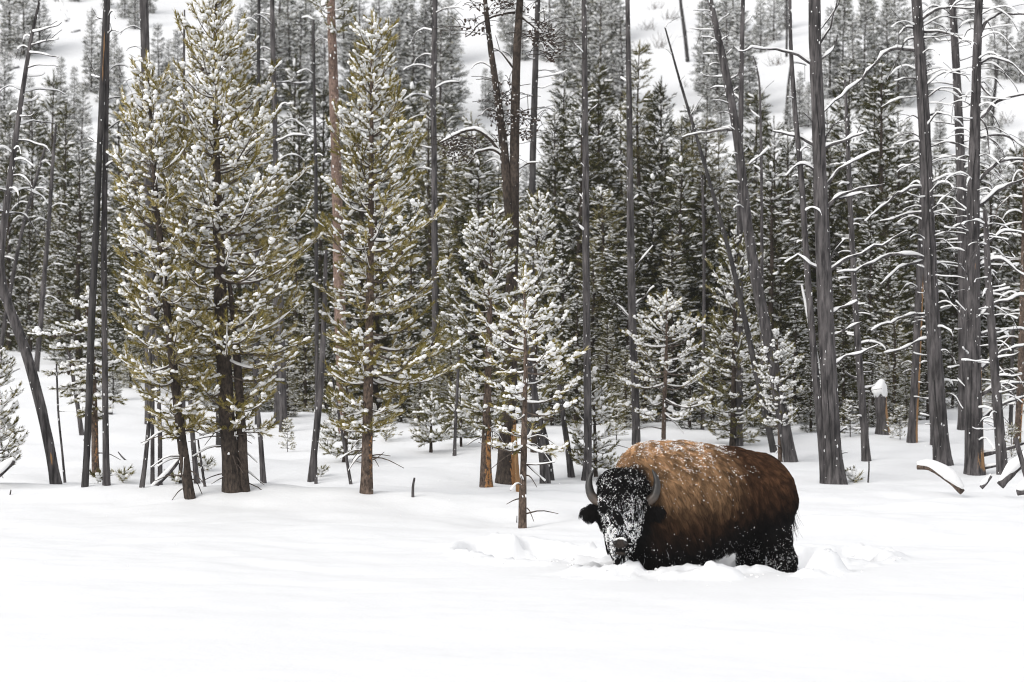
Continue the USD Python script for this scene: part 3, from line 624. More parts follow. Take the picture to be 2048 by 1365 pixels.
# centre
dead_tree('thick forked dead trunk with orange bared foot, behind the small lone pine',
          [(1012, 969, 38), (1014, 900, 36), (1018, 800, 32), (1022, 650, 27), (1024, 500, 22), (1015, 380, 20), (1004, 260, 17), (992, 170, 14), (983, 110, 12), (972, 20, 10), (970, 0, 9)], 260,
          second=[(1024, 560, 22), (1028, 470, 20), (1029, 330, 19), (1031, 200, 18), (1034, 100, 16), (1040, 0, 14)], bark='dark_bark',
          bare=[(-.3, 1.0, -30, 42, .8)],
          manual=[([(1004, 312), (985, 300), (955, 305), (935, 330)], 9), ([(1020, 330), (990, 290), (955, 262), (905, 268), (880, 285)], 10), ([(1028, 135), (1008, 112), (986, 100)], 6), ([(1034, 30), (1060, 45), (1085, 75), (1105, 100)], 8), ([(1033, 25), (1000, 30), (960, 50), (930, 75)], 7), ([(1020, 420), (985, 435), (930, 450)], 6), ([(1028, 345), (1050, 330), (1075, 325)], 6)],
          auto=[(60, 340, 8, 0, 20, 50, 'arch')], cones=[(1085, 70, 30, 28, 90), (1000, 15, 70, 18, 60), (1105, 105, 16, 20, 40), (925, 300, 42, 30, 110), (1010, 230, 30, 70, 120), (1050, 250, 34, 30, 60), (945, 55, 24, 22, 30)], fl=60)
dead_tree('dark dead trunk with many short snowy branches, right of the forked trunk', [(1055, 870, 16), (1060, 600, 15), (1064, 400, 14), (1067, 270, 13), (1071, 130, 12), (1076, 0, 10)], 261,
          auto=[(10, 290, 16, 0, 28, 62, 'flat')], bark='charred_wood', fl=16)
dead_tree('orange split pole leaning against the small bare-stemmed pine', [(1037, 985, 9), (1033, 920, 8), (1029, 850, 6)], 262, bare=[(-.2, 1.2, -90, 170, 1.0)], fl=3, over=0)
dead_tree('charcoal dead trunk slanting left, just right of the small bare-stemmed pine', [(1091, 968, 19), (1085, 900, 18), (1077, 850, 17), (1066, 770, 14), (1052, 690, 9)], 263, fl=20, over=0)
dead_tree('snow-caked dark slanting pole behind the charcoal trunk', [(1103, 962, 11), (1096, 900, 10), (1086, 850, 8), (1070, 780, 5)], 264, fl=22, over=0, bark='charred_wood')
dead_tree('dark stem slanting left between the charcoal trunk and the straight pole', [(1143, 955, 13), (1136, 900, 12), (1129, 850, 11), (1118, 770, 8)], 265, fl=8, over=0)
dead_tree('straight slim grey pole rising just left of the bison horns', [(1173, 962, 18), (1176, 880, 16), (1174, 700, 15), (1172, 500, 15), (1171, 300, 13), (1169, 100, 11), (1168, 0, 10)], 266, auto=[(40, 560, 8, 0, 8, 26, 'up')], fl=34)
dead_tree('straight slim grey pole rising behind the bison hump', [(1273, 905, 16), (1271, 800, 16), (1265, 650, 16), (1261, 450, 15), (1259, 250, 12), (1255, 0, 9)], 267, base=ground_hit(1273, 890),
          manual=[([(1262, 540), (1285, 515), (1305, 492)], 5), ([(1268, 615), (1290, 590), (1308, 572)], 5), ([(1262, 640), (1248, 622), (1235, 612)], 5)], auto=[(200, 760, 6, 0, 10, 24, 'up')], fl=20)
dead_tree('thin dark pole slanting down to the right across the stand, behind the bison back', [(1548, 905, 13), (1520, 780, 12), (1490, 640, 11), (1460, 510, 9), (1432, 410, 8), (1398, 290, 7), (1362, 170, 5), (1330, 55, 3)], 268, base=ground_hit(1548, 905), bark='charred_wood', auto=[(60, 220, 4, 0, 8, 18, 'up')], fl=6, over=0)
dead_tree('straight grey pole rising behind the bison rear back', [(1478, 900, 15), (1479, 700, 14), (1480, 500, 13), (1481, 300, 11), (1484, 100, 9), (1486, 0, 8)], 269, base=ground_hit(1478, 893), auto=[(30, 420, 5, 0, 10, 22, 'up')], fl=26)
dead_tree('heavy dead trunk slanting left with stubby snowy branches, ending behind the bison rump', [(1582, 925, 25), (1570, 860, 25), (1555, 780, 24), (1535, 670, 23), (1512, 560, 22), (1494, 440, 20), (1478, 300, 18), (1462, 200, 17), (1444, 110, 15), (1425, 20, 12), (1420, 0, 11)], 270,
          manual=[([(1475, 262), (1450, 258), (1415, 265), (1365, 275)], 8), ([(1482, 275), (1470, 265), (1456, 254)], 5), ([(1500, 330), (1520, 312), (1535, 300)], 4), ([(1462, 160), (1475, 150), (1477, 140)], 5)],
          auto=[(20, 230, 12, -1, 22, 50, 'flat'), (40, 360, 8, 1, 12, 30, 'up'), (320, 420, 3, -1, 25, 45, 'arch')], fl=60)
dead_tree('slim grey trunk close to the left of the thickest dead trunk', [(1648, 968, 15), (1643, 880, 16), (1632, 760, 15), (1622, 640, 14), (1612, 500, 13), (1602, 350, 12), (1590, 220, 10), (1582, 100, 8), (1580, 0, 6)], 271,
          auto=[(150, 480, 6, 0, 14, 40, 'arch')], manual=[([(1614, 518), (1595, 510), (1570, 528)], 4)], fl=30)
dead_tree('thickest grey dead trunk with long snowy branches, right of the bison', [(1671, 968, 40), (1665, 900, 36), (1660, 800, 35), (1655, 700, 33), (1650, 600, 32), (1645, 480, 30), (1640, 350, 28), (1635, 200, 26), (1630, 80, 25), (1629, 0, 24)], 272,
          manual=[([(1620, 128), (1590, 112), (1545, 101), (1505, 102), (1473, 106)], 8), ([(1641, 90), (1655, 60), (1668, 30), (1674, -10)], 6), ([(1641, 122), (1660, 105), (1671, 85), (1677, 68)], 6), ([(1636, 66), (1660, 35), (1680, 0)], 5),
                  ([(1630, 292), (1605, 278), (1575, 267), (1546, 259)], 9), ([(1640, 262), (1630, 248), (1610, 229)], 6), ([(1650, 290), (1656, 268), (1668, 252), (1688, 246)], 6), ([(1650, 297), (1680, 283), (1706, 273), (1728, 263)], 9),
                  ([(1652, 376), (1670, 350), (1705, 323), (1762, 304)], 9), ([(1632, 345), (1612, 330), (1592, 332), (1570, 352)], 7), ([(1656, 414), (1680, 392), (1715, 376), (1765, 370)], 9), ([(1680, 398), (1710, 391), (1735, 391)], 6),
                  ([(1663, 540), (1700, 515), (1755, 490), (1812, 467)], 9), ([(1640, 540), (1618, 527), (1594, 512)], 7), ([(1662, 520), (1672, 500), (1690, 478)], 5), ([(1666, 627), (1690, 612), (1713, 600)], 7), ([(1666, 672), (1695, 658), (1722, 644)], 5), ([(1667, 733), (1690, 712), (1720, 704), (1752, 690)], 7), ([(1674, 815), (1683, 808), (1690, 799)], 5),
                  ([(1676, 868), (1686, 860), (1694, 857)], 7), ([(1680, 910), (1688, 906), (1696, 905)], 5)], fl=30, split=[[(1664, 960), (1658, 860), (1652, 760)], [(1640, 330), (1638, 280), (1630, 190)]], sides=14)
dead_tree('slim grey trunk with short snowy twigs, right of the thickest dead trunk', [(1733, 924, 17), (1727, 840, 16), (1718, 720, 14), (1710, 600, 12), (1704, 480, 11), (1698, 350, 10), (1694, 250, 8), (1690, 160, 5)], 273,
          auto=[(300, 860, 26, 0, 14, 34, 'flat')], manual=[([(1714, 758), (1700, 750), (1688, 742)], 6), ([(1712, 690), (1740, 685), (1768, 694), (1780, 738)], 4)], fl=40, over=0)
dead_tree('thin dark whip of a stem standing in the snow right of the thickest dead trunk', [(1736, 968, 3), (1738, 930, 3), (1736, 870, 2.5), (1738, 800, 2)], 274, fl=0, over=0, sides=6)
dead_tree('dark trunk with a bright orange bared right edge, behind the two big snags', [(1824, 886, 19), (1830, 780, 18), (1836, 640, 17), (1842, 500, 15), (1846, 380, 13), (1850, 250, 10)], 275,
          bare=[(-.3, 3.2, -18, 42, 1.0)], auto=[(420, 760, 9, 0, 20, 55, 'arch')], fl=16, over=0)
dead_tree('big grey dead trunk with a long dark split, left of the darkest snag', [(1886, 930, 36), (1878, 840, 33), (1870, 720, 31), (1863, 600, 29), (1858, 480, 27), (1852, 330, 25), (1846, 200, 24), (1838, 80, 22), (1833, 0, 21)], 276,
          manual=[([(1836, 103), (1800, 98), (1765, 112), (1725, 150), (1690, 185), (1648, 222)], 9), ([(1854, 520), (1825, 512), (1790, 508), (1745, 525), (1712, 537), (1668, 546)], 9), ([(1854, 375), (1815, 378), (1775, 402), (1728, 446)], 8), ([(1858, 425), (1815, 428), (1762, 442)], 7),
                  ([(1856, 518), (1820, 530), (1785, 548), (1758, 572)], 7), ([(1862, 628), (1825, 632), (1785, 645), (1744, 664)], 7), ([(1866, 676), (1830, 685), (1790, 700), (1768, 708)], 6), ([(1832, 58), (1812, 54), (1800, 68), (1797, 80)], 6), ([(1834, 75), (1815, 80), (1800, 100), (1775, 160)], 5), ([(1843, 162), (1815, 157), (1790, 160)], 6), ([(1848, 290), (1825, 282), (1790, 290)], 6),
                  ([(1840, 45), (1870, 20), (1900, 18), (1950, 22)], 8), ([(1845, 65), (1880, 65), (1905, 75), (1942, 92)], 7)],
          auto=[(20, 420, 16, 1, 45, 95, 'arch'), (250, 470, 8, -1, 35, 60, 'arch'), (440, 800, 9, 1, 30, 60, 'droop'), (20, 560, 18, 1, 40, 90, 'fine'), (60, 420, 6, -1, 40, 80, 'fine'), (560, 830, 4, -1, 18, 40, 'flat')],
          split=[[(1882, 920), (1872, 830), (1866, 760)], [(1862, 600), (1856, 420), (1846, 220), (1838, 110)]], fl=36, sides=14)
dead_tree('grey trunk half hidden behind the leaning big snag', [(1871, 890, 19), (1866, 800, 18), (1860, 640, 16), (1855, 480, 13), (1850, 380, 9)], 277, auto=[(500, 840, 8, -1, 14, 40, 'flat')], fl=12, over=0)
dead_tree('biggest dark dead trunk at right with upturned snowy limbs and orange flecks', [(1949, 949, 38), (1948, 860, 36), (1946, 740, 34), (1945, 600, 31), (1946, 470, 28), (1948, 330, 24), (1952, 180, 19), (1956, 60, 17), (1958, 0, 16)], 278, bark='burned_wood',
          bare=[(.0, .55, -50, 40, .62), (-.2, 2.2, -8, 20, .75), (3.0, 3.6, -70, 12, .6)],
          manual=[([(1958, 75), (1978, 40), (2005, 28), (2055, 26)], 10), ([(1958, 242), (1985, 212), (2015, 195), (2060, 190)], 10), ([(1958, 130), (1985, 118), (2020, 130), (2055, 165)], 7), ([(1960, 362), (1985, 335), (2010, 322), (2060, 318)], 10), ([(1962, 412), (1990, 385), (2020, 370), (2060, 352)], 10), ([(1960, 275), (1990, 270), (2020, 275), (2060, 300)], 8),
                  ([(1962, 490), (1985, 478), (2005, 462), (2060, 470)], 8), ([(1962, 532), (1990, 520), (2020, 528), (2060, 562)], 9), ([(1964, 622), (1980, 590), (2005, 580), (2020, 576)], 9), ([(1964, 632), (1990, 606), (2025, 596), (2060, 592)], 9), ([(1964, 738), (1990, 715), (2020, 700), (2060, 688)], 10), ([(1964, 670), (2000, 660), (2060, 662)], 9),
                  ([(1965, 790), (1990, 775), (2020, 770), (2060, 768)], 10), ([(1965, 838), (1990, 818), (2020, 800), (2060, 790)], 11), ([(1967, 910), (2000, 902), (2060, 888)], 13), ([(1967, 938), (2000, 932), (2038, 930)], 9), ([(1950, 160), (1968, 178), (1985, 200), (1988, 250)], 6), ([(1938, 248), (1960, 240), (1972, 262), (1978, 310)], 6)],
          auto=[(20, 460, 12, -1, 25, 60, 'arch'), (10, 460, 10, 1, 40, 80, 'droop'), (20, 880, 30, 1, 40, 95, 'fine'), (30, 600, 12, -1, 30, 75, 'fine'), (480, 760, 5, -1, 18, 40, 'up')], split=[[(1940, 945), (1939, 850), (1940, 740)], [(1946, 470), (1944, 360), (1950, 300)]], fl=34, sides=14)
dead_tree('grey trunk with dense snowy side branches just left of the biggest dark snag, farther back', [(1927, 860, 22), (1927, 700, 22), (1926, 500, 21), (1922, 350, 19), (1916, 200, 17), (1908, 60, 15), (1904, 0, 14)], 279, auto=[(10, 520, 24, 0, 30, 75, 'flat'), (540, 760, 6, -1, 20, 45, 'flat')], fl=14)
dead_tree('grey trunk right of the biggest dark snag, slanting left', [(2006, 950, 22), (2000, 880, 22), (1992, 770, 20), (1983, 650, 17), (1976, 540, 14), (1970, 420, 9)], 280, auto=[(460, 860, 12, 0, 24, 60, 'flat'), (440, 860, 16, 0, 30, 70, 'fine')], fl=22, over=0)
dead_tree('reddish-barked snowy trunk at the right edge with bared wood low down', [(2034, 890, 14), (2040, 780, 14), (2044, 640, 13), (2048, 480, 11), (2050, 300, 8)], 281, bark='pine_bark', bare=[(0, 1.0, -30, 50, .6)], auto=[(330, 800, 14, 0, 24, 60, 'droop'), (310, 820, 14, -1, 30, 75, 'fine')], fl=40, over=0)
dead_tree('thin dark upright stem far back between the big snags and the right edge', [(2021, 872, 8), (2023, 780, 8), (2026, 660, 6)], 282, fl=3, over=0, bark='charred_wood')
dead_tree('slim grey stem in the background left of the thick slanting trunk', [(1405, 860, 7), (1407, 700, 7), (1408, 500, 6), (1404, 350, 5)], 283, fl=4, over=0)
dead_tree('thin curved stem with drooping tip above the bison back, between the two slanting trunks', [(1524, 860, 8), (1524, 600, 7), (1523, 350, 6), (1521, 240, 5), (1519, 170, 4), (1512, 130, 3), (1506, 112, 2)], 284, fl=5, over=0, auto=[(180, 420, 5, 0, 8, 20, 'up')])
dead_tree('short dark background pole low behind the right boughs of the slim pine', [(880, 830, 9), (876, 650, 9), (872, 480, 8)], 285, fl=6, over=0, bark='charred_wood')

# snow-plastered leaning pole, broken snag, fallen wood
r = np.random.default_rng(300)
b = ground_hit(1652, 835); sp0 = xform('leaning_pole', b, 'white snow-plastered pole leaning left behind the thickest dead trunk', 'dead tree')
Q = np.array([at(x, y, b[1]) for x, y in ((1654, 850), (1640, 760), (1622, 660), (1604, 572))]) - b; Q = spline(Q, 20)
put('trunk', tube(Q, np.linspace(.075, .02, 20), 8), M['burned_wood'], sp0, smooth=True, prim={'bare': np.zeros(162)})
Vs, Fs = tube(Q + [-.012, -.03, .02], np.linspace(.085, .02, 20) * (.8 + .5 * noise(Q * 6, 4)), 8)
put('snow', (Vs, Fs), M['snow'], sp0, smooth=True)
b = ground_hit(1765, 868); sn0 = xform('broken_snag', b, 'short broken snag wearing a tall cap of snow, before the dark stand', 'stump')
Q = np.array([at(x, y, b[1]) for x, y in ((1768, 880), (1764, 840), (1762, 805), (1763, 785))]) - b
V, F, bb = trunk_mesh(spline(Q, 10), np.linspace(.13, .10, 10), r, 9, .2, [(-.2, 1.2, -20, 45, .7)])
put('trunk', (V, F), M['burned_wood'], sn0, smooth=True, prim={'bare': bb})
v = ICO2.vertices.copy(); v *= (1 + .7 * (noise(v * 1.6 + 3, 1) - .5))[:, None]; v = v * [.14, .14, .22] + Q[-1] + [-.03, 0, .05]; v[:, 0] += .25 * np.maximum(v[:, 2] - Q[-1][2] - .12, 0)
put('snow_cap', (v, ICO2.faces), M['snow'], sn0, smooth=True)
def log(name, label, pts, w0, w1, seed, thick=1.6, bark='burned_wood', Y=None, bare=None, lift=0.0):
    rng = np.random.default_rng(seed); b = ground_hit(*pts[0][:2]) if Y is None else at(pts[0][0], pts[0][1], Y)
    root = xform(name, b, label, 'fallen log'); k = ppm(b[1])
    Q = spline(np.array([at(p[0], p[1], b[1] + (p[2] if len(p) > 2 else 0)) for p in pts]) - b, 16); R = np.linspace(w0, w1, 16) / k / 2
    V, F, bb = trunk_mesh(Q, R, rng, 10, .16, None, 0)
    if bare: bb[:] = np.repeat(np.r_[np.ones(16), 1], [10] * 16 + [2])[:len(bb)] * np.clip((np.r_[np.repeat(Q[:, 2], 10), Q[0, 2], Q[-1, 2]] - V[:, 2]) / .05, 0, 1) * bare
    put('trunk', (V, F), M[bark], root, smooth=True, prim={'bare': bb})
    put('snow', snow_on(Q, R, rng, thick * 2.6, 8, patchy=False), M['snow'], root, smooth=True)
    return root
log('fallen_log', 'curved fallen log with reddish underside and thick snow on top, between the two big snags', [(1834, 934), (1858, 936), (1880, 948), (1905, 966), (1925, 985)], 11, 13, 310, 2.3, bare=.5, Y=40.6, bark='pine_bark')
log('fallen_log', 'short dark snow-topped stub sticking from the drift left of the biggest log pile', [(1962, 976), (1972, 966), (1982, 952)], 9, 7, 311, 1.2, Y=40.2)
log('fallen_log', 'slanting snow-topped log rising to the right edge of the picture', [(2000, 972), (2020, 950), (2042, 928), (2075, 890)], 17, 14, 312, 2.0, Y=40.8)
log('fallen_log', 'bare dark pole crossing steeply at the right edge in front of the slanting log', [(2062, 985), (2052, 950), (2042, 915), (2031, 876)], 13, 9, 313, .2, Y=40.4, bare=.3)
log('fallen_log', 'broken log end at the right edge lying lowest in the snow', [(2034, 986), (2050, 982), (2080, 978)], 13, 16, 314, 2.2, Y=38.6)
log('fallen_log', 'grey stick leaning from the snow against the leaning golden pine', [(296, 985), (322, 962), (348, 934), (372, 902)], 10, 7, 315, .7, Y=40.6)
log('fallen_log', 'snow-topped broken limb sticking up at the left edge beside the bushy young pine', [(-20, 965), (0, 948), (28, 922)], 13, 10, 316, 1.6, Y=41.5)
log('fallen_log', 'dark snow-buried log lying far back on the snow left of the golden pines', [(118, 824), (160, 826), (225, 828)], 7, 9, 317, 2.5, bark='charred_wood')
for i, (pts, w, txt) in enumerate([([(826, 996), (826, 975), (829, 956)], 8, 'short grey stub in the snow between slim pine and small lone pine'),
        ([(18, 992), (22, 980)], 4, 'tiny dark twig end in the snow near the left edge'), ([(1033, 1046), (1034, 1032)], 3, 'tiny dark twig beside the foot of the small bare-stemmed pine'),
        ([(258, 920), (244, 914), (236, 904)], 4, 'small forked twig on the snow right of the paired poles'), ([(108, 752), (116, 742), (122, 735)], 4, 'small dark twig on the far snow right of the bowed trunk'),
        ([(8, 760), (16, 752), (30, 742), (40, 738)], 3, 'snowy twig on the far snow beside the left edge'), ([(1092, 978), (1100, 992), (1108, 1008)], 3, 'thin drooping twig end right of the small bare-stemmed pine'), ([(1990, 966), (1984, 972)], 6, 'dark wood knob beside the slanting log at right')]):
    b = at(pts[0][0], pts[0][1], ground_hit(pts[0][0], pts[0][1])[1]); Q = np.array([at(p[0], p[1], b[1]) for p in pts]) - b; Q[0, 2] -= .06
    Q = spline(Q, 7); R_ = np.linspace(w, w * .55, 7) / ppm(b[1]) / 2
    V, F, bb = trunk_mesh(Q, R_, r, 7, .2, None, 0)
    root = xform('twig_stub', b, txt, 'twig'); put('wood', (V, F), M['burned_wood'], root, smooth=True, prim={'bare': bb})

# ------------------------------------------------------------------ the dense stand and the hillside pines (built once per kind, then repeated)
def stock_pine(h, hw, nshoot, protos, caps, seed, shoot, cap, snow_p, base_frac=.015, droop=.0, power=.85, prof_noise=.25):
    """trunk, crown and snow meshes of one pine of height h"""
    rng = np.random.default_rng(seed)
    P = np.c_[np.cumsum(rng.normal(0, .0025 * h, 12)), np.cumsum(rng.normal(0, .0025 * h, 12)), np.linspace(-.4, h, 12)]
    R = np.linspace(.012 * h + .0025 * min(h, 8), .01 if h > 3 else .004, 12)
    pos, ax, sc, bt, ld = [], [], [], [], []
    z = h * base_frac; nw = 0
    gap = h * (.036 if h > 3 else .09); per = 7 if h > 3 else 5
    want = nshoot / (h * (1 - base_frac) / gap * per)
    while z < h * .985:
        t = z / h; prof = hw * ((1 - t) ** power) * min(1, .55 + t * 3)
        for j in range(per):
            load_ = rng.uniform(.15, 1.85); az = rng.random() * 6.283; L = max(.12, prof * rng.uniform(1 - prof_noise * 1.8, 1 + prof_noise * .5))
            el = math.radians(-14 - droop + 62 * t ** 1.3 + rng.uniform(-16, 16))
            hd = np.array([math.cos(az), math.sin(az), 0]); sd = np.array([-hd[1], hd[0], 0])
            o = np.array([np.interp(z, P[:, 2], P[:, 0]), np.interp(z, P[:, 2], P[:, 1]), z - .3 * L * max(0, math.sin(el))])
            m = max(3, int(want * L / (hw * .55)))
            q = np.r_[1.0, .08 + .92 * rng.random(m - 1) ** .75]
            lat = rng.uniform(-1, 1, m) * .34 * L * (1.08 - q); lat[0] = 0
            Q = o + hd * (L * math.cos(el) * q)[:, None] + sd * lat[:, None]; Q[:, 2] += L * (math.sin(el) * q + .2 * q ** 2) + rng.normal(0, .04, m) * L
            A = hd * .8 + sd * (np.sign(lat) * rng.uniform(.2, .9, m))[:, None]; A[:, 2] += rng.uniform(-.1, 1.1, m)
            pos.append(Q); ax.append(A); sc.append(shoot * rng.uniform(.75, 1.25, m)); ld.append(np.full(m, load_))
            bt.append(tube(spline([o, Q[0] * .5 + o * .5 - [0, 0, .04 * L], Q[0]], 4), np.linspace(.006 + .008 * L, .004, 4), 3, cap=False))
        z += gap * rng.uniform(.7, 1.3)
    pos.append(np.array([[P[-1, 0], P[-1, 1], h - shoot * .8]])); ax.append(np.array([[0, 0, 1.0]])); sc.append(np.array([shoot * 1.2])); ld.append(np.ones(1))
    pos, ax, sc = np.vstack(pos), np.vstack(ax), np.concatenate(sc)
    crown = place(protos, rng.integers(0, len(protos), len(sc)), pos, ax, sc)
    k = rng.random(len(sc)) < snow_p * np.concatenate(ld); n = k.sum()
    snow = place(caps, rng.integers(0, len(caps), n), pos[k] + ax[k] * sc[k, None] * .04, ax[k], sc[k] * rng.uniform(.6, 1.15, n), level=True, girth=(cap / .28) * rng.uniform(.5, 1.35, n))
    return join([tube(P, R, 7)] + bt), crown, snow
STOCK = {}
def stock(kind, seed_i):
    key = (kind, seed_i)
    if key in STOCK: return STOCK[key], True
    return None, False
def far_pine(kind, i, base, h, rz, label, group=None, wide=1.0):
    name = {'stand': 'stand_pine', 'back': 'stand_pine', 'hill': 'hillside_pine', 'sap': 'sapling'}[kind]
    key = (kind, i)
    if key not in STOCK:
        if kind == 'stand': g_ = stock_pine(8.0, (1.0, 1.5, 1.2, 1.75, 1.35)[i % 5], 2300, SHOOT_MID, CAP_MID, 500 + i, .22, .042, (.36, .50, .27, .44, .30)[i % 5], power=(.75, .9, .65, .8, .7)[i % 5]); mt = ('needles_olive', 'needles_olive', 'needles_dark', 'needles_olive', 'needles_dark')[i % 5]
        elif kind == 'back': g_ = stock_pine(8.0, 1.2 + .15 * (i % 3), 1700, SHOOT_MID, CAP_LOW, 520 + i, 0.25, .050, .24, power=.8); mt = 'needles_dark'
        elif kind == 'sap': g_ = stock_pine(1.6, .42 + .1 * i, 95 + 15 * i, SHOOT_NEAR, CAP_NEAR, 580 + i, .17, .042, .75, base_frac=.12, power=.6); mt = 'needles_olive'
        else: g_ = stock_pine(9.0, 1.15 + .25 * (i % 3), 2000, SHOOT_FAR, CAP_LOW, 540 + i, .36, .065, .32, power=(.8, .7, .9, .6)[i % 4], droop=8); mt = 'needles_far'
        href = {'hill': 9.0, 'sap': 1.6}.get(kind, 8.0)
        root = xform(name, base, label, 'pine tree', group, rz=rz, sc=(h / href * wide, h / href * wide, h / href))
        put('trunk', g_[0], M['dark_bark'], root, smooth=True); tag(put('crown', g_[1], M[mt], root, prim=tint(g_[1], {'hill': 15, 'sap': 52}.get(kind, 30), i)), kind='stuff'); tag(put('snow', g_[2], M['snow'], root, smooth=True), kind='stuff')
        STOCK[key] = (root.GetPath(), href)
        return root
    path, href = STOCK[key]
    root = xform(name, base, label, 'pine tree', group, rz=rz, sc=(h / href * wide, h / href * wide, h / href))
    root.GetReferences().AddInternalReference(path); root.SetInstanceable(True)
    tag(root, label, 'pine tree', group)
    return root
MARKS = [(-30, 'left edge'), (45, 'bowed trunk'), (205, 'paired poles'), (310, 'leaning pine'), (432, 'tallest pine'), (668, 'red trunk'), (743, 'slim pine'), (868, 'snow-plastered pole'), (1000, 'forked trunk'), (1075, 'branchy dark trunk'), (1171, 'pole beside horns'), (1259, 'pole behind hump'), (1395, 'thin slanting pole'), (1482, 'pole behind back'), (1600, 'slim grey trunk'), (1640, 'thickest snag'), (1697, 'twiggy slim trunk'), (1850, 'split snag'), (1948, 'darkest snag'), (2078, 'right edge')]
ORD = ['leftmost', 'second from left', 'third from left', 'fourth from left', 'fifth from left', 'sixth from left', 'seventh from left', 'eighth from left', 'ninth from left', 'tenth from left', 'eleventh from left', 'twelfth from left', 'thirteenth from left']
def describe(items, what):
    """items: (px, top py); says between which trunks each stands and which one of those there it is"""
    cells = {}
    for i, (px, py) in enumerate(items):
        c = max(k for k, m in enumerate(MARKS) if m[0] <= max(px, -30)); cells.setdefault(c, []).append(i)
    out = [None] * len(items)
    for c, l in cells.items():
        l.sort(key=lambda i: items[i][0])
        a, b_ = MARKS[c][1], MARKS[min(c + 1, len(MARKS) - 1)][1]
        for n, i in enumerate(l):
            out[i] = f"{what[i]} between {a} and {b_}" + ('' if len(l) == 1 else f", {ORD[min(n, 12)] if n < len(l) - 1 else 'rightmost'}")
    return out
rng = np.random.default_rng(77)
# tops that show against what is behind them: (px, top py, distance)
tops = [(18, 235, 84), (62, 190, 92), (105, 150, 95), (130, 215, 80), (158, 300, 72), (235, 200, 84), (262, 255, 74), (330, 235, 86), (372, 215, 78), (520, 150, 84), (548, 235, 70), (585, 120, 88), (610, 205, 76), (645, 180, 82), (640, 320, 66), (700, 170, 84),
        (798, 190, 80), (826, 165, 86), (862, 190, 68), (892, 215, 72), (905, 290, 64), (940, 235, 70), (968, 265, 74), (1015, 330, 66), (1108, 232, 70), (1128, 165, 74), (1152, 170, 68), (1185, 128, 76), (1212, 165, 70), (1240, 210, 74), (1283, 92, 72), (1310, 190, 80), (1337, 165, 70), (1362, 240, 74), (1385, 220, 78),
        (1418, 245, 72), (1440, 270, 76), (1512, 190, 82), (1550, 240, 74), (1575, 262, 70), (1660, 225, 78), (1700, 138, 72), (1738, 150, 76), (1765, 132, 70), (1800, 232, 74), (1825, 290, 80), (1880, 300, 84), (1912, 320, 78), (1985, 330, 76), (2030, 300, 80), (2068, 290, 74),
        (1345, 470, 62), (1300, 420, 63), (1125, 480, 61), (820, 400, 62), (900, 460, 60), (560, 420, 63), (250, 440, 64), (1780, 560, 61), (1740, 430, 63), (1600, 420, 63), (1520, 430, 62), (1420, 380, 63), (1210, 380, 62), (1230, 540, 60), (1660, 560, 61), (610, 560, 62), (60, 420, 82), (120, 380, 78), (20, 400, 90)]
lab = describe([(t[0], t[1]) for t in tops], [('tall dark stand pine' if t[1] < 200 else 'snow-flecked stand pine' if t[1] < 340 else 'lower stand pine') for t in tops])
for i, (px, py, Y) in enumerate(tops):
    p = at(px, py, Y); z = H(p[0], Y)
    far_pine('stand' if Y < 79 else 'back', ((2, 4)[i % 2] if px > 1500 or (1090 < px < 1260 and i % 3) else i % 5) if Y < 79 else i % 3, (p[0], Y, z), p[2] - z, rng.uniform(0, 360), lab[i], wide=rng.uniform(.8, 1.12) * (1.0 if p[2] - z > 6.5 else 1.2))
# the skirt of low pines along the front of the stand
low = [(575, 700, 58), (650, 660, 60), (800, 650, 58), (838, 720, 56), (905, 640, 59), (1030, 620, 58), (1105, 680, 56), (1150, 590, 58), (1215, 640, 57), (1250, 700, 56), (1290, 620, 58), (1345, 560, 59), (1378, 690, 56), (1425, 640, 57), (1512, 620, 57), (1540, 720, 55), (1590, 610, 58), (1622, 700, 56), (1690, 640, 58), (1745, 700, 57), (1790, 620, 58), (1812, 730, 57), (1855, 660, 60), (1905, 640, 64), (1985, 700, 66), (260, 640, 62), (225, 700, 60), (330, 600, 64), (480, 620, 62), (1775, 480, 60), (1700, 520, 61), (1560, 520, 61), (1260, 470, 61), (1180, 500, 61)]
labl = describe([(t[0], t[1]) for t in low], ['low bushy pine' for t in low])
for i, (px, py, Y) in enumerate(low):
    p = at(px, py, Y); z = H(p[0], Y)
    far_pine('stand', (2, 4)[i % 2] if px > 1500 and i % 4 else (i * 3 + 1) % 5, (p[0], Y, z), p[2] - z, rng.uniform(0, 360), labl[i], wide=rng.uniform(1.25, 1.75))
# saplings standing on the snow between the trunks
sap = [(575, 905, 840), (598, 878, 800), (772, 885, 815), (800, 862, 770), (985, 900, 820), (1108, 905, 835), (1232, 880, 800), (1395, 885, 800), (1700, 875, 800), (1752, 865, 790), (1800, 880, 815), (1905, 890, 800), (2022, 915, 850), (418, 905, 855), (655, 900, 845)]
sap = sap[::2]
labs = describe([(t[0], t[2]) for t in sap], ['sapling on open snow'] * len(sap))
for i, (px, fy, ty) in enumerate(sap):
    b = ground_hit(px, fy); far_pine('sap', i % 3, b, (fy - ty) / ppm(b[1]), rng.uniform(0, 360), labs[i], wide=rng.uniform(.9, 1.3))
# trees that fill the stand behind those
for i in range(90):
    px = -60 + 2170 * ((i * .618034) % 1); Y = rng.uniform(60, 92)
    if px < 170: Y = rng.uniform(86, 98)
    if 1820 < px < 2048: Y = rng.uniform(74, 96)
    py = rng.uniform(300, 480); p = at(px, py, Y); z = H(p[0], Y)
    far_pine('back', i % 3, (p[0], Y, z), p[2] - z, rng.uniform(0, 360), 'snow-flecked pine deep in the dense stand, its top hidden among the trees in front', 'pines filling the dense stand', wide=1.25)
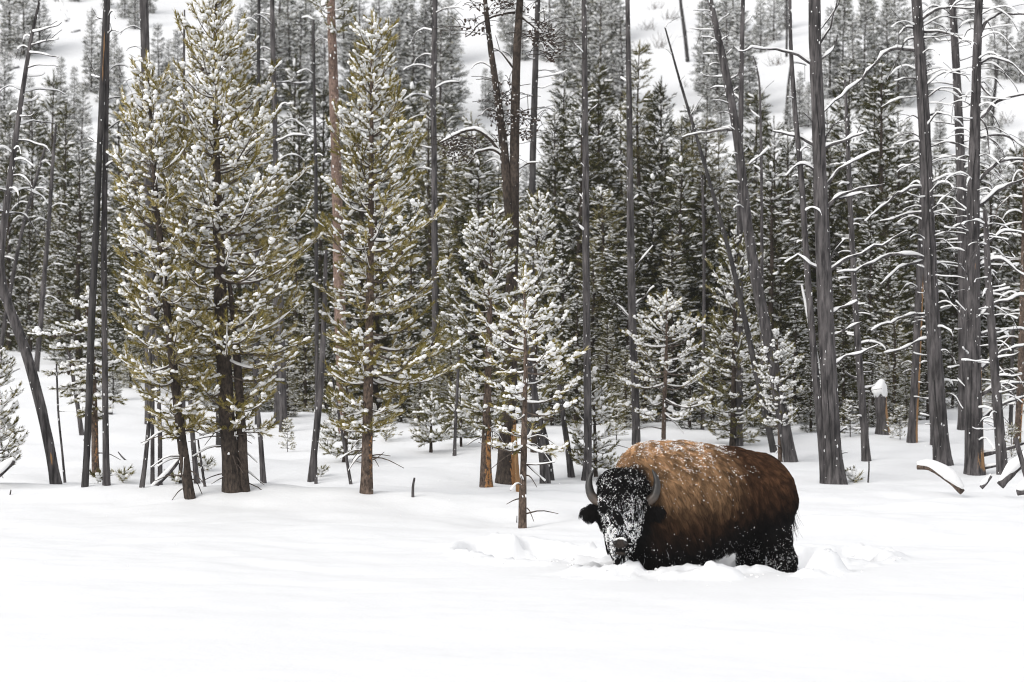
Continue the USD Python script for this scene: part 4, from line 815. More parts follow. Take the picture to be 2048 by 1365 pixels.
# the hillside: (px, foot py, top py)
hill = [(20, 100, -90), (48, 118, -60), (78, 105, -40), (8, 260, 60), (182, 190, 15), (208, 205, 40), (228, 170, 60), (240, 215, 90), (270, 60, -70), (318, 205, 45), (338, 190, 75), (354, 210, 55), (120, 240, 110), (150, 250, 130), (60, 300, 150), (30, 330, 190),
        (150, 8, -100), (215, 20, -90), (250, 40, -60), (300, 30, -60), (480, 215, 10), (505, 200, -20), (528, 230, 30), (555, 215, 20), (580, 190, -40), (600, 225, 5), (625, 200, -10), (650, 230, 30), (700, 215, 20), (690, 130, -70), (720, 110, -60), (560, 110, -100), (520, 90, -90), (610, 100, -80),
        (780, 235, 10), (800, 215, -30), (826, 250, 20), (848, 240, -10), (880, 262, 30), (905, 250, 20), (815, 130, -90), (860, 120, -90), (895, 130, -30), (760, 130, -60), (985, 222, 128), (972, 235, 165), (1002, 240, 160), (1024, 110, -30), (1045, 125, 0), (1008, 85, -20), (1100, 120, -80), (1128, 175, -10), (1150, 185, -50), (1175, 205, -20), (1200, 210, -70), (1222, 200, -40), (1245, 215, 10), (1140, 90, -100), (1190, 80, -100), (1232, 90, -80),
        (1408, 190, 0), (1432, 225, 20), (1455, 210, -20), (1480, 235, 10), (1500, 225, 60), (1420, 60, -90), (1465, 70, -90), (1415, 260, 120), (1442, 280, 150), (1520, 108, -20), (1548, 80, -60), (1570, 60, -50), (1598, 255, 138), (1580, 270, 190), (1616, 265, 175), (1522, 275, 170),
        (1660, 200, 10), (1685, 190, -20), (1705, 215, 20), (1728, 205, -10), (1750, 190, 5), (1772, 205, -40), (1796, 215, 30), (1815, 190, 10), (1690, 60, -80), (1735, 50, -90), (1790, 60, -90), (1850, 200, 60), (1870, 90, -40), (1905, 60, -60), (1990, 150, 30), (2015, 160, 10), (2040, 170, 40), (2065, 140, -20), (1940, 50, -50), (2000, 30, -80), (1880, 320, 200), (1975, 260, 170)]
labh = describe([(t[0], t[2]) for t in hill], [('tall hazy slope pine' if t[2] < 0 else 'hazy slope pine') for t in hill])
for i, (px, fy, ty) in enumerate(hill):
    b = ground_hit(px, fy, 95, 320); h = (fy - ty) / ppm(b[1]) * 1.0
    far_pine('hill', i % 4, (b[0], b[1], b[2] - .1), max(h, 2.5), rng.uniform(0, 360), labh[i], wide=rng.uniform(.8, 1.1) * (1.15 if h < 6 else .9))
for i in range(70):        # the belt of trees where the flat meets the slope
    px = -80 + 2200 * ((i * .618034 + .3) % 1); fy = rng.uniform(330, 520)
    b = ground_hit(px, fy, 95, 320); ty = fy - rng.uniform(120, 230)
    lo = 215 if (900 < px < 1110 or 1240 < px < 1420) else 240 if px > 1480 else 150
    ty = max(ty, lo + rng.uniform(0, 60))
    far_pine('hill', i % 4, (b[0], b[1], b[2] - .1), max(2.5, (fy - ty) / ppm(b[1])), rng.uniform(0, 360), 'hazy pine at the foot of the slope, mostly hidden behind the dense stand', 'pines at the foot of the slope', wide=1.1)
# dead poles, logs and shrubs on the slope
for i, (pts, txt) in enumerate([([(1376, 128, 8), (1370, 70, 8), (1362, 10, 7), (1358, -40, 5)], 'dark dead pole standing on the open bright slope above the slanting pole'), ([(1573, 115, 5), (1574, 50, 5), (1573, -30, 4)], 'thin dark dead pole on the slope left of the thickest dead trunk'),
        ([(1572, 255, 7), (1576, 180, 6), (1584, 110, 4)], 'grey slanting dead pole low on the slope left of the thickest snag'), ([(1983, 255, 7), (1990, 180, 7), (1996, 120, 5)], 'dark leaning dead pole on the slope right of the biggest dark snag')]):
    dead_tree(txt, pts, 330 + i, fl=0, over=0, bark='charred_wood', sides=7, base=ground_hit(pts[0][0], pts[0][1], 95, 320), auto=[(pts[0][1] - 15, pts[-1][1] + 10, 9, 0, 6, 16, 'flat')] if i in (0, 3) else ())
def slope_log(label, a, b_, w, seed):
    A, B = ground_hit(*a, 95, 320), ground_hit(*b_, 95, 320); k = ppm(A[1]); rg = np.random.default_rng(seed)
    root = xform('fallen_log', A, label, 'fallen log'); Q = np.linspace(0, 1, 10)[:, None] * (B - A) + [0, 0, w / k * .35]
    R_ = np.linspace(w, w * .6, 10) / k / 2
    V, F = tube(Q, R_, 7); put('trunk', (V, F), M['charred_wood'], root, smooth=True, prim={'bare': np.zeros(len(V))}); put('snow', snow_on(Q, R_, rg, 1.5, 6), M['snow'], root, smooth=True)
slope_log('left one of two parallel fallen poles running down the slope at upper left', (133, 45), (106, -6), 5, 1)
slope_log('right one of two parallel fallen poles running down the slope at upper left', (139, 42), (114, -6), 5, 2)
slope_log('dark fallen log on the slope at the left edge, left of the bowed trunk', (-10, 150), (38, 136), 6, 3)
slope_log('short dark fallen log on the slope above the hazy pines at upper left', (143, 69), (160, 63), 6, 4)
for i, (px, py, s_) in enumerate([(1300, 60, 24), (1322, 95, 30), (1286, 105, 20), (1340, 40, 22), (1310, 20, 20), (15, 120, 26), (1615, 190, 24), (1632, 220, 20), (1975, 235, 26), (2010, 250, 24), (1530, 90, 22), (1555, 130, 22), (1388, 175, 18)]):
    b = ground_hit(px, py, 95, 320); rg = np.random.default_rng(400 + i); k = ppm(b[1]); h = s_ / k
    tw = []
    for q in range(26):
        a = rg.uniform(0, 6.28); d = np.array([math.cos(a), math.sin(a), rg.uniform(.4, 1.8)]) * h * rg.uniform(.4, .8); o = rg.normal(0, .25, 3) * [1, 1, 0]
        tw.append(tube(spline([o - [0, 0, .1], o + d * .5 + rg.normal(0, .05, 3), o + d], 4), np.linspace(.013, .006, 4), 3, cap=False))
    root = xform('bare_shrub', b, ['leafless grey shrub on the bright slope above the thin slanting pole', 'leafless grey shrub on the far snowy slope'][0 if 1280 < px < 1350 else 1], 'shrub', ['shrubs scattered on the bright slope', 'shrubs on the far slope'][0 if 1280 < px < 1350 else 1])
    put('branches', join(tw), M['twig'], root)

# ------------------------------------------------------------------ the bison
def smin(a, b, k):
    h = np.clip(0.5 + 0.5 * (b - a) / k, 0, 1); return b * (1 - h) + a * h - k * h * (1 - h)
def ell(p, c, r, axes=None):
    q = p - np.asarray(c, float)
    if axes is not None: q = q @ np.asarray(axes).T
    r = np.asarray(r, float); k0 = np.linalg.norm(q / r, axis=-1); k1 = np.linalg.norm(q / r ** 2, axis=-1)
    return k0 * (k0 - 1) / np.maximum(k1, 1e-6)
def cone(p, a, b, ra, rb):
    a, b = np.asarray(a, float), np.asarray(b, float); d = b - a
    t = np.clip(((p - a) @ d) / (d @ d), 0, 1)
    return np.linalg.norm(p - a - t[..., None] * d, axis=-1) - (ra + (rb - ra) * t)
# local frame: x towards the head, y to its left (the side we see), z up from the snow it stands in
LOFT = np.array([  # x, top, bottom, half width
    (-.96, .83, .54, .11), (-.91, .94, .40, .24), (-.82, 1.03, .34, .335), (-.69, 1.105, .31, .385), (-.5, 1.16, .29, .375), (-.2, 1.215, .20, .41), (.1, 1.265, .09, .455), (.35, 1.305, .04, .465), (.6, 1.315, .0, .44), (.8, 1.30, -.02, .41), (.94, 1.27, .0, .37), (1.05, 1.20, .06, .32), (1.13, 1.09, .14, .26), (1.2, .92, .30, .15)])
def bison_loft(p):
    x = p[..., 0]; f = lambda i: np.interp(x, LOFT[:, 0], np.convolve(np.r_[LOFT[0, i], LOFT[:, i], LOFT[-1, i]], [.15, .7, .15], 'valid'))
    top, bot, w = f(1), f(2), f(3)
    zc, hh = (top + bot) / 2 + .04, (top - bot) / 2
    dz = (p[..., 2] - zc) / hh; wz = w * (1 - .22 * np.clip(dz, 0, 1) ** 1.5)       # narrower towards the spine
    e = (np.abs(p[..., 1] / wz) ** 2.3 + np.abs(dz) ** 2.3) ** (1 / 2.3)
    d = (e - 1) * np.minimum(w, hh) * .9
    return np.maximum(d, np.maximum(x - 1.19, -.95 - x))
# head frame: r to the animal's left (picture right), d down the face, f out of the face
FYAW = math.radians(-90 - 7)                                   # where the face looks, in the world: at the camera, a touch to the left
def w2l(v): return np.array([v[0] * HX + v[1] * HY, v[0] * LX + v[1] * LY, v[2]])
HFW = np.array([math.cos(FYAW), math.sin(FYAW), 0.0]); HRW = np.array([-HFW[1], HFW[0], 0.0])
HRW = HRW if HRW[0] > 0 else -HRW
tilt = math.radians(20)
HD = w2l(np.array([HFW[0] * math.sin(tilt), HFW[1] * math.sin(tilt), -math.cos(tilt)]))
HF = w2l(np.array([HFW[0] * math.cos(tilt), HFW[1] * math.cos(tilt), math.sin(tilt)])); HR = w2l(HRW)
def scr2loc(px, py, Y):
    q = at(px, py, Y) - [BX, BY, 0]; return w2l(q)
HYW = 28.95                                                     # distance of the face plane
POLL = scr2loc(1246, 966, HYW + .22)
AX = np.stack([HR, HD, HF])
def hp(r, d, f): return POLL + r * HR + d * HD + f * HF
def bison_sdf(p):
    d = bison_loft(p)
    for c, r in (((-.66, .0, .74), (.30, .38, .38)), ((.62, 0, .55), (.44, .46, .50))): d = smin(d, ell(p, c, r), .12)
    d = smin(d, cone(p, (.75, .0, .70), hp(0, .22, -.22), .40, .26), .14)          # neck
    d = smin(d, cone(p, (.80, .02, .38), hp(0, .50, -.20), .34, .17), .12)         # throat mane
    # head
    h = ell(p, hp(0, .17, -.02), (.205, .25, .19), AX)
    h = smin(h, cone(p, hp(0, .22, -.04), hp(0, .60, -.02), .195, .125), .08)
    h = smin(h, ell(p, hp(0, .665, .0), (.115, .10, .105), AX), .06)
    h = smin(h, ell(p, hp(0, .42, -.13), (.17, .24, .14), AX), .08)
    h = smin(h, ell(p, hp(0, .02, -.0), (.20, .10, .17), AX), .08)
    for s in (-1, 1):
        h = smin(h, ell(p, hp(s * .135, .24, .085), (.055, .06, .05), AX), .04)     # brow
    d = smin(d, h, .06)
    d = smin(d, cone(p, hp(0, .68, -.10), hp(0, .86, -.12), .095, .05), .05)       # beard
    for s in (-1, 1):
        d = smin(d, cone(p, hp(s * .19, .24, -.10), hp(s * .335, .285, -.09), .035, .052), .03); d = smin(d, ell(p, hp(s * .345, .295, -.09), (.07, .055, .035), AX), .03)
    # legs
    for s in (-1, 1):
        d = smin(d, cone(p, (.52, s * .25, .45), (.55, s * .25, -.05), .22, .16), .10); d = smin(d, cone(p, (.55, s * .25, -.05), (.58, s * .25, -.42), .13, .08), .05)
    for s, hx, kx, fx in ((1, -.72, -.755, -.70), (-1, -.70, -.70, -.66)):
        d = smin(d, cone(p, (hx + .06, s * .19, .66), (hx + .09, s * .23, .36), .25, .16), .07)
        d = smin(d, cone(p, (hx + .05, s * .235, .40), (kx, s * .24, .06), .15, .092), .06)
        d = smin(d, cone(p, (kx, s * .24, .08), (fx, s * .24, -.42), .095, .07), .05)
    return d + (fbm(p * 3.6, 2, 55) - .5) * .045 * (np.abs(d) < .2)
def surface_nets(fn, lo, hi, h):
    ax = [np.arange(lo[i], hi[i] + h, h) for i in range(3)]
    G = np.stack(np.meshgrid(*ax, indexing='ij'), -1); D = fn(G); S = D < 0
    n = np.array(D.shape) - 1
    idx = -np.ones(n, int); acc = np.zeros((*n, 3)); cnt = np.zeros(n)
    def c(a, o): return a[o[0]:o[0] + n[0], o[1]:o[1] + n[1], o[2]:o[2] + n[2]]
    corners = [(i, j, k) for i in (0, 1) for j in (0, 1) for k in (0, 1)]
    for a in corners:
        for b in corners:
            if sum(b) - sum(a) == 1 and all(y >= x for x, y in zip(a, b)):
                da, db = c(D, a), c(D, b); m = (da < 0) != (db < 0); t = np.where(m, da / np.where(m, da - db, 1), 0)
                acc += m[..., None] * (np.array(a) + t[..., None] * (np.array(b) - np.array(a))); cnt += m
    act = cnt > 0; idx[act] = np.arange(act.sum())
    V = (np.argwhere(act) + acc[act] / cnt[act][:, None]) * h + np.asarray(lo)
    F = []
    for d in range(3):
        e = np.roll(np.eye(3, dtype=int), 0, 0)[d]; u, v = [np.eye(3, dtype=int)[(d + q) % 3] for q in (1, 2)]
        sl = [slice(1, n[i]) for i in range(3)]; sl[d] = slice(0, n[d])
        A = S[tuple(sl)]; sl2 = list(sl); sl2[d] = slice(1, n[d] + 1); B = S[tuple(sl2)]
        for m, flip in ((A & ~B, False), (~A & B, True)):
            q = np.argwhere(m)
            off = np.ones(3, int); off[d] = 0; q = q + off
            i0, i1, i2, i3 = (idx[tuple((q - o).T)] for o in (0 * u, u, u + v, v))
            quad = np.stack([i0, i1, i2, i3], 1)
            F.append(quad[:, ::-1] if flip else quad)
    return V, np.vstack(F)
bV, bF = surface_nets(bison_sdf, (-1.3, -.75, -.5), (1.75, 1.05, 1.5), .024)
tri = np.vstack([bF[:, [0, 1, 2]], bF[:, [0, 2, 3]]])
tm = trimesh.Trimesh(bV, tri, process=False); trimesh.repair.fix_normals(tm); trimesh.smoothing.filter_taubin(tm, iterations=6)
bV, tri = np.array(tm.vertices), np.array(tm.faces); bN = np.array(tm.vertex_normals)
def head_w(p):            # 1 on the head
    q = (p - POLL) @ AX.T
    e = np.linalg.norm((q - [0, .33, .03]) / [.38, .60, .30], axis=-1); return 1 - sstep(.88, 1.08, e)
def ear_w(p):
    q = (p - POLL) @ AX.T; return 1 - sstep(.085, .115, np.linalg.norm(q * [.75, 1, 1] - [.30 * .75, .28, -.09], axis=-1) * (q[..., 0] > 0) + np.linalg.norm(q * [.75, 1, 1] - [-.30 * .75, .28, -.09], axis=-1) * (q[..., 0] <= 0))
def fur_colour(p, n_):
    """the coat: golden over the shoulder, brown along the back, near black on head, legs and belly"""
    x, z = p[..., 0], p[..., 2]
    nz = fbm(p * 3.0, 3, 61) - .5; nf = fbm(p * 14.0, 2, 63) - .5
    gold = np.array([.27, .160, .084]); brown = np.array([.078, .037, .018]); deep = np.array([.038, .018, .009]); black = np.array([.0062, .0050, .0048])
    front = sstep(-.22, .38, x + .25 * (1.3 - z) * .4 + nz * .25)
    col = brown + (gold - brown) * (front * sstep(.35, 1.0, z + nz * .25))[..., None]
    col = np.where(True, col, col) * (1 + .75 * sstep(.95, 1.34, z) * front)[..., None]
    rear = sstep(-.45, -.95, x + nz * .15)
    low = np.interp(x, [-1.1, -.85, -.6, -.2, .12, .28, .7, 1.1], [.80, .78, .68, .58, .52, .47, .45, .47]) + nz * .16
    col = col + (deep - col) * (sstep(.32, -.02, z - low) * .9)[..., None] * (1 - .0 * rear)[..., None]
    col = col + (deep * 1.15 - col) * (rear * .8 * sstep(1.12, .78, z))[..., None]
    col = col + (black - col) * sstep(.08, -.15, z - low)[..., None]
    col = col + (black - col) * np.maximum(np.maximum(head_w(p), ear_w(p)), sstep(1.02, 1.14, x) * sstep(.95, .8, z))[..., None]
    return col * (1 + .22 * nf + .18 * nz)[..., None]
BIS = xform('bison', (BX, BY, 0), 'brown bison with snow-crusted face standing belly-deep in snow, facing the viewer', 'bison')
L2W = np.array([[HX, LX, 0], [HY, LY, 0], [0, 0, 1.0]])         # local axes as columns
def toW(p): return np.asarray(p) @ L2W.T
M['hide'] = mat('hide', {"a": ("attribute", {"attribute": "coat"}), "p": ("principled_bsdf", {"roughness": 0.85, "specular_ior_level": 0.15})}, [("a.color", "p.base_color")])
M['fur'] = mat('fur', {"a": ("attribute", {"attribute": "coat"}), "p": ("principled_bsdf", {"roughness": 0.75, "specular_ior_level": 0.10})}, [("a.color", "p.base_color")])
M['horn'] = mat('horn', {"tc": ("geometry", {}), "n": ("noise_texture", {"scale": 30.0, "detail": 4.0}), "at": ("attribute", {"attribute": "bare"}),
    "r": ("rgb_ramp", {"ramp": [(0.0, (0.12, 0.085, 0.062)), (0.22, (0.075, 0.056, 0.044)), (0.42, (0.026, 0.023, 0.021)), (1.0, (0.012, 0.012, 0.013))]}), "m": ("math", {"math_type": "multiply_add", "value2": .25}), "b": ("bump", {"strength": .4, "distance": .006}),
    "p": ("principled_bsdf", {"roughness": 0.45})}, [("tc.position", "n.vector"), ("n.fac", "m.value1"), ("at.fac", "m.value3"), ("m.value", "r.fac"), ("r.color", "p.base_color"), ("n.fac", "b.height"), ("b.normal", "p.normal")])
M['eye'] = mat('eye', {"p": ("principled_bsdf", {"base_color": (0.008, 0.006, 0.005), "roughness": 0.12})}, [])
M['muzzle'] = mat('muzzle', {"g": ("geometry", {}), "n": ("noise_texture", {"scale": 60.0, "detail": 3.0}), "b": ("bump", {"strength": .5, "distance": .004}),
    "r": ("rgb_ramp", {"ramp": [(.35, (.010, .008, .007)), (.7, (.040, .031, .026))]}), "p": ("principled_bsdf", {"roughness": 0.7, "specular_ior_level": 0.15})}, [("g.position", "n.vector"), ("n.fac", "r.fac"), ("r.color", "p.base_color"), ("n.fac", "b.height"), ("b.normal", "p.normal")])
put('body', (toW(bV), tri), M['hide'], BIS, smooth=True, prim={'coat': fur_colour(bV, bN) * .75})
# horns
for s in (-1, 1):
    Q = spline([hp(s * .17, .175, -.06), hp(s * .25, .185, -.05), hp(s * .322, .13, -.03), hp(s * .350, .03, .0), hp(s * .335, -.06, .03), hp(s * .295, -.135, .045)], 22)
    R_ = np.interp(np.linspace(0, 1, 22), [0, .25, .6, .9, 1], [.058, .054, .040, .016, .004])
    V, F = tube(Q, R_, 12); t = np.r_[np.repeat(np.linspace(0, 1, 22), 12), 0, 1]
    V[:264] += (noise(V[:264] * [30, 30, 90], 5) - .5)[:, None] * .004
    put('horn', (toW(V), F), M['horn'], BIS, smooth=True, prim={'bare': np.clip(t * 1.05 - .22, 0, 1)})
# eyes, nose pad, nostrils, mouth
def ray_in(r, d, f0=.5):
    """depth f of the skin at (r, d) on the face"""
    f = np.linspace(f0, -.2, 141); q = np.array([hp(r, d, a) for a in f]); i = int(np.argmax(bison_sdf(q) < 0)); return f[i]
for s in (-1, 1):
    f_ = ray_in(s * .155, .275)
    e = put('eye', (toW(ICO2.vertices @ np.diag([.020, .017, .018]) @ AX + hp(s * .157, .282, f_ + .004)), ICO2.faces), M['eye'], BIS, smooth=True)
    V = ICO2.vertices * [.040, .016, .016] * (1 + .2 * (noise(ICO2.vertices * 3 + s, 2) - .5))[:, None]
    put('brow', (toW(V @ AX + hp(s * .157, .252, f_ + .006)), ICO2.faces), M['hide'], BIS, smooth=True, prim={'coat': np.full((len(V), 3), .011)})
v = ICO2.vertices.copy(); v = np.sign(v) * np.abs(v) ** .85
fn = ray_in(0, .66)
v[:, 0] *= 1 - .25 * np.clip(v[:, 1], 0, 1)
nose = put('nose', (toW(v * [.078, .050, .040] @ AX + hp(0, .672, fn - .014)), ICO2.faces), M['muzzle'], BIS, smooth=True)
for s in (-1, 1):
    V = ICO2.vertices * [.027, .017, .016]; a = .6 * s; V = V @ np.array([[math.cos(a), math.sin(a), 0], [-math.sin(a), math.cos(a), 0], [0, 0, 1]])
    put('nostril', (toW(V @ AX + hp(s * .050, .668, fn + .020)), ICO2.faces), M['eye'], nose, smooth=True)
fm = ray_in(0, .74)
put('chin', (toW(ICO2.vertices * [.055, .022, .03] @ AX + hp(0, .760, fm - .022)), ICO2.faces), M['muzzle'], BIS, smooth=True)
put('mouth_line', tube(np.array([toW(hp(.08 * a, .732 - .012 * (1 - a * a), fm + .006 - .03 * a * a)) for a in np.linspace(-1, 1, 9)]), .006, 6), M['eye'], BIS, smooth=True)
# coat of hair
def grad(p, e=.012): return np.stack([bison_sdf(p + o) - bison_sdf(p - o) for o in np.eye(3) * e], -1)
rb = np.random.default_rng(4242)
def scatter(n, keep):
    P, fi = trimesh.sample.sample_surface(tm, n, seed=int(rb.integers(1 << 30)))
    P = np.asarray(P); Nn = bN[tri[fi]].mean(1); k = keep(P, Nn); return P[k], Nn[k]
NH = 150000
def seen(P, N):           # what this side could show, with a good margin, and above the snow
    Wn = N @ L2W.T; toc = np.array([-BX, -BY, 1.6]); toc = toc / np.linalg.norm(toc)
    return (Wn @ toc > -.45) & (P[:, 2] > -.25)
P, N = scatter(NH, seen)
N = N / np.linalg.norm(N, axis=1, keepdims=True)
hw_ = head_w(P); qh = (P - POLL) @ AX.T
coat = fur_colour(P, N)
nose_d = np.linalg.norm((qh - [0, .672, .08]) / [.074, .050, .14], axis=1)
eye_q = np.linalg.norm((qh[:, :2] - np.array([.157, .282]) * np.stack([np.sign(qh[:, 0]), np.ones(len(qh))], 1)) / [.030, .022], axis=1)
ok = (nose_d > .95) & ~((eye_q < 1) & (qh[:, 2] > .02)); P, N, hw_, qh, coat = P[ok], N[ok], hw_[ok], qh[ok], coat[ok]
flow = np.tile([-.55, 0, -.85], (len(P), 1)); flow[:, 0] -= .5 * sstep(.9, 1.3, P[:, 2])
flow = flow * (1 - hw_)[:, None] + hw_[:, None] * (HD * .9 + HR * np.sign(qh[:, :1]) * .25)
poll = sstep(.24, .04, qh[:, 1]) * hw_
cl = np.stack([fbm(P * 17.0 + k * 31.7, 2, 71 + k) - .5 for k in range(3)], 1)          # locks of hair
cl2 = np.stack([noise(P * 45.0 + k * 17.3, 81 + k) - .5 for k in range(3)], 1)
flow = flow + cl * (1.5 + 3.2 * poll)[:, None] + cl2 * (.8 + 1.5 * poll)[:, None]
flow -= N * np.sum(flow * N, 1)[:, None]; flow /= np.linalg.norm(flow, axis=1, keepdims=True) + 1e-9
ln = .062 * np.ones(len(P))
ln = np.where(P[:, 0] > .15, .082, ln); ln = np.where(P[:, 2] < .45, .10, ln)
ln = ln * (1 - hw_) + hw_ * np.interp(qh[:, 1], [-.1, .1, .3, .45, .60, .74, .80, .9], [.080, .08, .045, .035, .022, .018, .06, .12])
ear = (np.abs(qh[:, 0]) > .22) & (qh[:, 1] > .17) & (qh[:, 1] < .42) & (np.abs(qh[:, 2] + .09) < .1); ln = np.where(ear, .05, ln)
ln *= rb.uniform(.6, 1.25, len(P)) * (1 + .6 * cl[:, 0])
lift = .40 + .36 * poll + .25 * (P[:, 2] < .4) + .12 * cl[:, 1] * 2
lift = np.where(ear, .6, lift)
grav = np.array([0, 0, -1.0])
C = np.stack([P - N * .006, P + (flow * .42 + N * lift[:, None] * .5) * ln[:, None], P + (flow * .85 + N * lift[:, None] * .75 + grav * .10) * ln[:, None], P + (flow * 1.2 + N * lift[:, None] * .7 + grav * .32) * ln[:, None]], 1)
from scipy.spatial import cKDTree
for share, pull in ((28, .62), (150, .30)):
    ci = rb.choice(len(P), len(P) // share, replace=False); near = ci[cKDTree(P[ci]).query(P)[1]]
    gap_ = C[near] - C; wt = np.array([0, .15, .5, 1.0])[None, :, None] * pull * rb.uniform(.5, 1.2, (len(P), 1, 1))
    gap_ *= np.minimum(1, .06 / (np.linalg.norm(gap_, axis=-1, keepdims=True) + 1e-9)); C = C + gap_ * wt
    dd = np.linalg.norm(P - P[near], axis=1); coat = coat * (1 - (.45 if share == 28 else .2) * sstep(.7, 1.7, dd / dd.mean()))[:, None]  # shade of the gaps between locks, painted into the strand colour
    tone = rb.uniform(.6, 1.4, len(P)); coat = coat * (1 + (tone[near] - 1) * (.18 if share == 150 else 1.0))[:, None]
# rime: strands that are white with frost, in broken patches on the face, the hump and the lower coat
pn = fbm(P * 11.0, 3, 91); pf = noise(P * 60, 92)
face = hw_ * sstep(.0, .12, qh[:, 2] + .12) * (qh[:, 1] > -.02)
side_f = np.exp(-((np.abs(qh[:, 0]) - .12) / .07) ** 2) * sstep(.34, .46, qh[:, 1]) * (qh[:, 1] < .66)
fr = face * (.22 + .5 * side_f) * sstep(.43, .58, pn + .22 * (pf - .5)) * ~ear * sstep(.16, .30, qh[:, 1])
fr = np.maximum(fr, .16 * sstep(1.17, 1.32, P[:, 2]) * (P[:, 0] > -.1) * sstep(.46, .60, pn + .25 * (pf - .5)) * (1 - hw_))
fr = np.maximum(fr, .06 * sstep(.34, .05, P[:, 2]) * sstep(.50, .62, pn + .2 * (pf - .5)) * (1 - hw_))
white = rb.random(len(P)) < fr
coat = coat * rb.uniform(.65, 1.35, (len(P), 1)); coat[white] = np.array([.72, .74, .77])
def hair(name, C, w, col):
    m = UsdGeom.BasisCurves.Define(stage, fresh(str(BIS.GetPath()), name)); n = len(C)
    m.CreateTypeAttr('cubic'); m.CreateBasisAttr('catmullRom'); m.CreateWrapAttr('pinned')
    m.CreatePointsAttr(Vt.Vec3fArray.FromNumpy(toW(C.reshape(-1, 3)).astype(np.float32)))
    m.CreateCurveVertexCountsAttr(Vt.IntArray.FromNumpy(np.full(n, C.shape[1], np.int32)))
    ww = (np.asarray(w)[:, None] * np.linspace(1, .35, C.shape[1])[None]).astype(np.float32).ravel()
    m.CreateWidthsAttr(Vt.FloatArray.FromNumpy(ww)); m.SetWidthsInterpolation('vertex')
    UsdGeom.PrimvarsAPI(m).CreatePrimvar('coat', Sdf.ValueTypeNames.Color3fArray, 'uniform').Set(Vt.Vec3fArray.FromNumpy(col.astype(np.float32)))
    UsdShade.MaterialBindingAPI.Apply(m.GetPrim()).Bind(M['fur']); tag(m.GetPrim(), kind='stuff'); return m.GetPrim()
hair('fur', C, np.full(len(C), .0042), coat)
# crumbs of snow caught in the coat
def crumbs(name, pts, nrm, s, lift_=.03, parent=BIS, label=None):
    k = len(pts); a = rb.normal(size=(k, 3)); V = []
    vv = ICO0.vertices; 
    sc_ = (np.asarray(s)[:, None] * rb.uniform(.6, 1.3, (k, 3)))
    jit = 1 + .35 * (rb.random((k, len(vv), 1)) - .5)
    V = vv[None] * sc_[:, None] * jit + (pts + nrm * lift_)[:, None]
    pr = put(name, (toW(V.reshape(-1, 3)), (ICO0.faces[None] + (np.arange(k) * len(vv))[:, None, None]).reshape(-1, 3)), M['snow'], parent, smooth=True)
    tag(pr, label, kind='stuff')
dust = sstep(.47, .60, pn + .25 * (pf - .5))
eye_d = np.exp(-((np.abs(qh[:, 0]) - .165) / .045) ** 2 - ((qh[:, 1] - .285) / .05) ** 2)
mid_d = np.exp(-(qh[:, 0] / .055) ** 2) * (sstep(.2, .3, qh[:, 1]) * .6 + .35 * sstep(.5, .58, qh[:, 1]))
w_ = 1.45 * face * ~ear * (dust * .9 + .14) * (1 - mid_d) * (1 - .9 * eye_d) * (.8 + 1.6 * side_f)
w_ += .5 * hw_ * sstep(.12, .0, qh[:, 1]) * (dust + .05)
w_ += (1 - hw_) * (P[:, 0] > -.15) * (.75 * sstep(1.16, 1.30, P[:, 2]) + .30 * sstep(.85, 1.2, P[:, 2]) * (P[:, 0] > .25) + .05 * sstep(.5, .9, P[:, 2])) * (dust + .05)
w_ += .55 * (1 - hw_) * sstep(.52, .20, P[:, 2]) * (dust * .8 + .2) * (.5 + 1.6 * (P[:, 0] < -.55))
for cx_, cz_, r__ in ((.02, 1.02, .05), (-.06, .99, .04), (-.20, 1.05, .04), (-.28, 1.08, .03), (-.40, 1.05, .035), (.12, .95, .04), (.3, .86, .035), (-.33, 1.02, .03)):
    w_ += .8 * np.exp(-(((P[:, 0] - cx_) / r__) ** 2 + ((P[:, 2] - cz_) / (r__ * .8)) ** 2)) * (P[:, 1] > 0) * sstep(.52, .66, pf)
tipd = (C[:, 2] - P)
for lo_, hi_, f_ in ((.0025, .0055, .42), (.0045, .009, .06)):
    k = rb.random(len(P)) < w_ * f_
    crumbs('snow_crumbs', P[k] + tipd[k] * rb.uniform(.5, 1.1, (k.sum(), 1)), N[k], rb.uniform(lo_, hi_, k.sum()), .008)
# snow on the nose, a ridge of snow along the hump
r_ = rb.uniform(-.065, .065, 60); crumbs('nose_snow', np.array([hp(a, .625 + .02 * abs(a) / .06 + rb.normal(0, .008), fn + .022 - 2.5 * a * a) for a in r_]), np.tile(HF, (60, 1)), rb.uniform(.004, .009, 60), .0)
q_ = rb.uniform([-.075, .64], [.075, .79], (70, 2)); crumbs('muzzle_snow', np.array([hp(a, b_, ray_in(a, b_) + .012) for a, b_ in q_]), np.tile(HF, (70, 1)), rb.uniform(.002, .005, 70), .004)
# tail
Q = spline([(-.93, .02, .90), (-1.0, .08, .82), (-1.01, .12, .62), (-.99, .13, .42)], 12)
put('tail', (toW(tube(Q, np.linspace(.035, .014, 12), 7)[0]), tube(Q, .02, 7)[1]), M['hide'], BIS, smooth=True, prim={'coat': np.full((12 * 7 + 2, 3), .012)})
n_ = 70; t_ = rb.random(n_); base_ = np.array([Q[min(11, int(a * 11))] for a in .4 + .6 * t_]); d_ = rb.normal(0, .18, (n_, 3)) + [-.10, .05, -1]
Ct = np.stack([base_, base_ + d_ * .06, base_ + d_ * .12 - [0, 0, .01], base_ + d_ * .19 + rb.normal(0, .015, (n_, 3))], 1)
hair('tail_hair', Ct, np.full(n_, .0035), np.tile([.012, .01, .009], (n_, 1)) * rb.uniform(.6, 1.6, (n_, 1)))

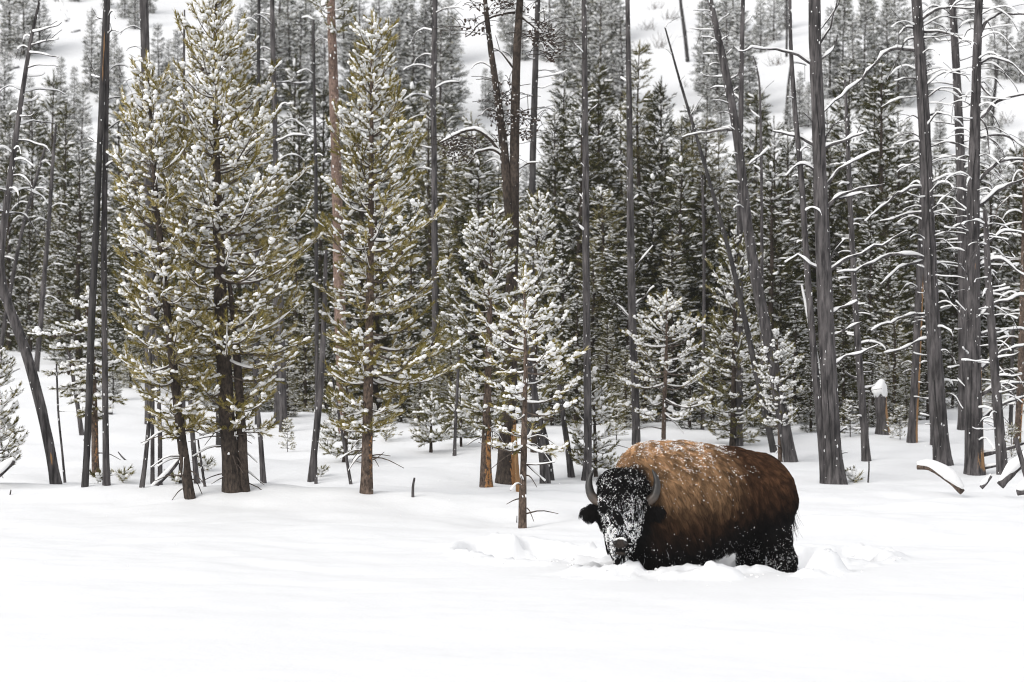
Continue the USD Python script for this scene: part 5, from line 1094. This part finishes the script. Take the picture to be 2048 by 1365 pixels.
# broken pieces of snow thrown up around the bison's trench and its tracks
rng = np.random.default_rng(18); ck = []
for cx, cy, r, nn in ((1.3, 28.9, .55, 16), (2.2, 28.8, .75, 20), (3.2, 29.4, .5, 14), (.3, 30.6, .7, 30), (3.6, 30.9, .7, 30), (.9, 30.2, .5, 14)):
    for _ in range(nn):
        x, y = cx + rng.normal(0, r * .5), cy + rng.normal(0, r * .35); a = rng.uniform(.006, .020) * rng.uniform(.6, 1.2)
        v = ICO0.vertices * (1 + .5 * (rng.random((12, 1)) - .5)) * [a * rng.uniform(.8, 1.6), a, a * .8]
        ck.append((v + [x, y, H(x, y) + a * .3], ICO0.faces))
tag(put('snow_chunks', join(ck), M['snow']), 'small broken lumps of snow scattered around the bison and its trench', 'snow', kind='stuff')
# ------------------------------------------------------------------ falling snow and thin winter haze
rng = np.random.default_rng(8)
n = 1900
Yf = rng.uniform(26, 75, n); Pf = np.stack([rng.uniform(-.2, .2, n) * Yf, Yf, np.zeros(n)], 1); Pf[:, 2] = rng.uniform(.1, 9, n)
ok = Pf[:, 2] > height(Pf[:, 0], Pf[:, 1]) + .1; Pf = Pf[ok]; sz = rng.uniform(.0035, .0075, len(Pf))
v0 = np.array([(1, 0, 0), (-1, 0, 0), (0, 1, 0), (0, -1, 0), (0, 0, 1), (0, 0, -1.0)]); f0 = np.array([(0, 2, 4), (2, 1, 4), (1, 3, 4), (3, 0, 4), (2, 0, 5), (1, 2, 5), (3, 1, 5), (0, 3, 5)])
fl_ = put('falling_snow', ((v0[None] * sz[:, None, None] + Pf[:, None]).reshape(-1, 3), (f0[None] + (np.arange(len(Pf)) * len(v0))[:, None, None]).reshape(-1, 3)), M['snow'], smooth=True)
tag(fl_, 'light snowflakes drifting down through the air', 'snow', kind='stuff')
HAZE = 0.00034
hz_m = usdkit.material(stage, '/World/Looks/haze', {"v": ("principled_volume", {"color": (0.94, 0.95, 0.97), "density": HAZE, "anisotropy": 0.2})}, [], volume="v.volume")
zmax = float(GZ.max()) + 20
hb = trimesh.creation.box(bounds=[(-330, -90, -6), (330, 610, zmax)])
tag(put('haze', hb, hz_m), 'thin pale winter haze over the whole valley', 'haze', kind='stuff')
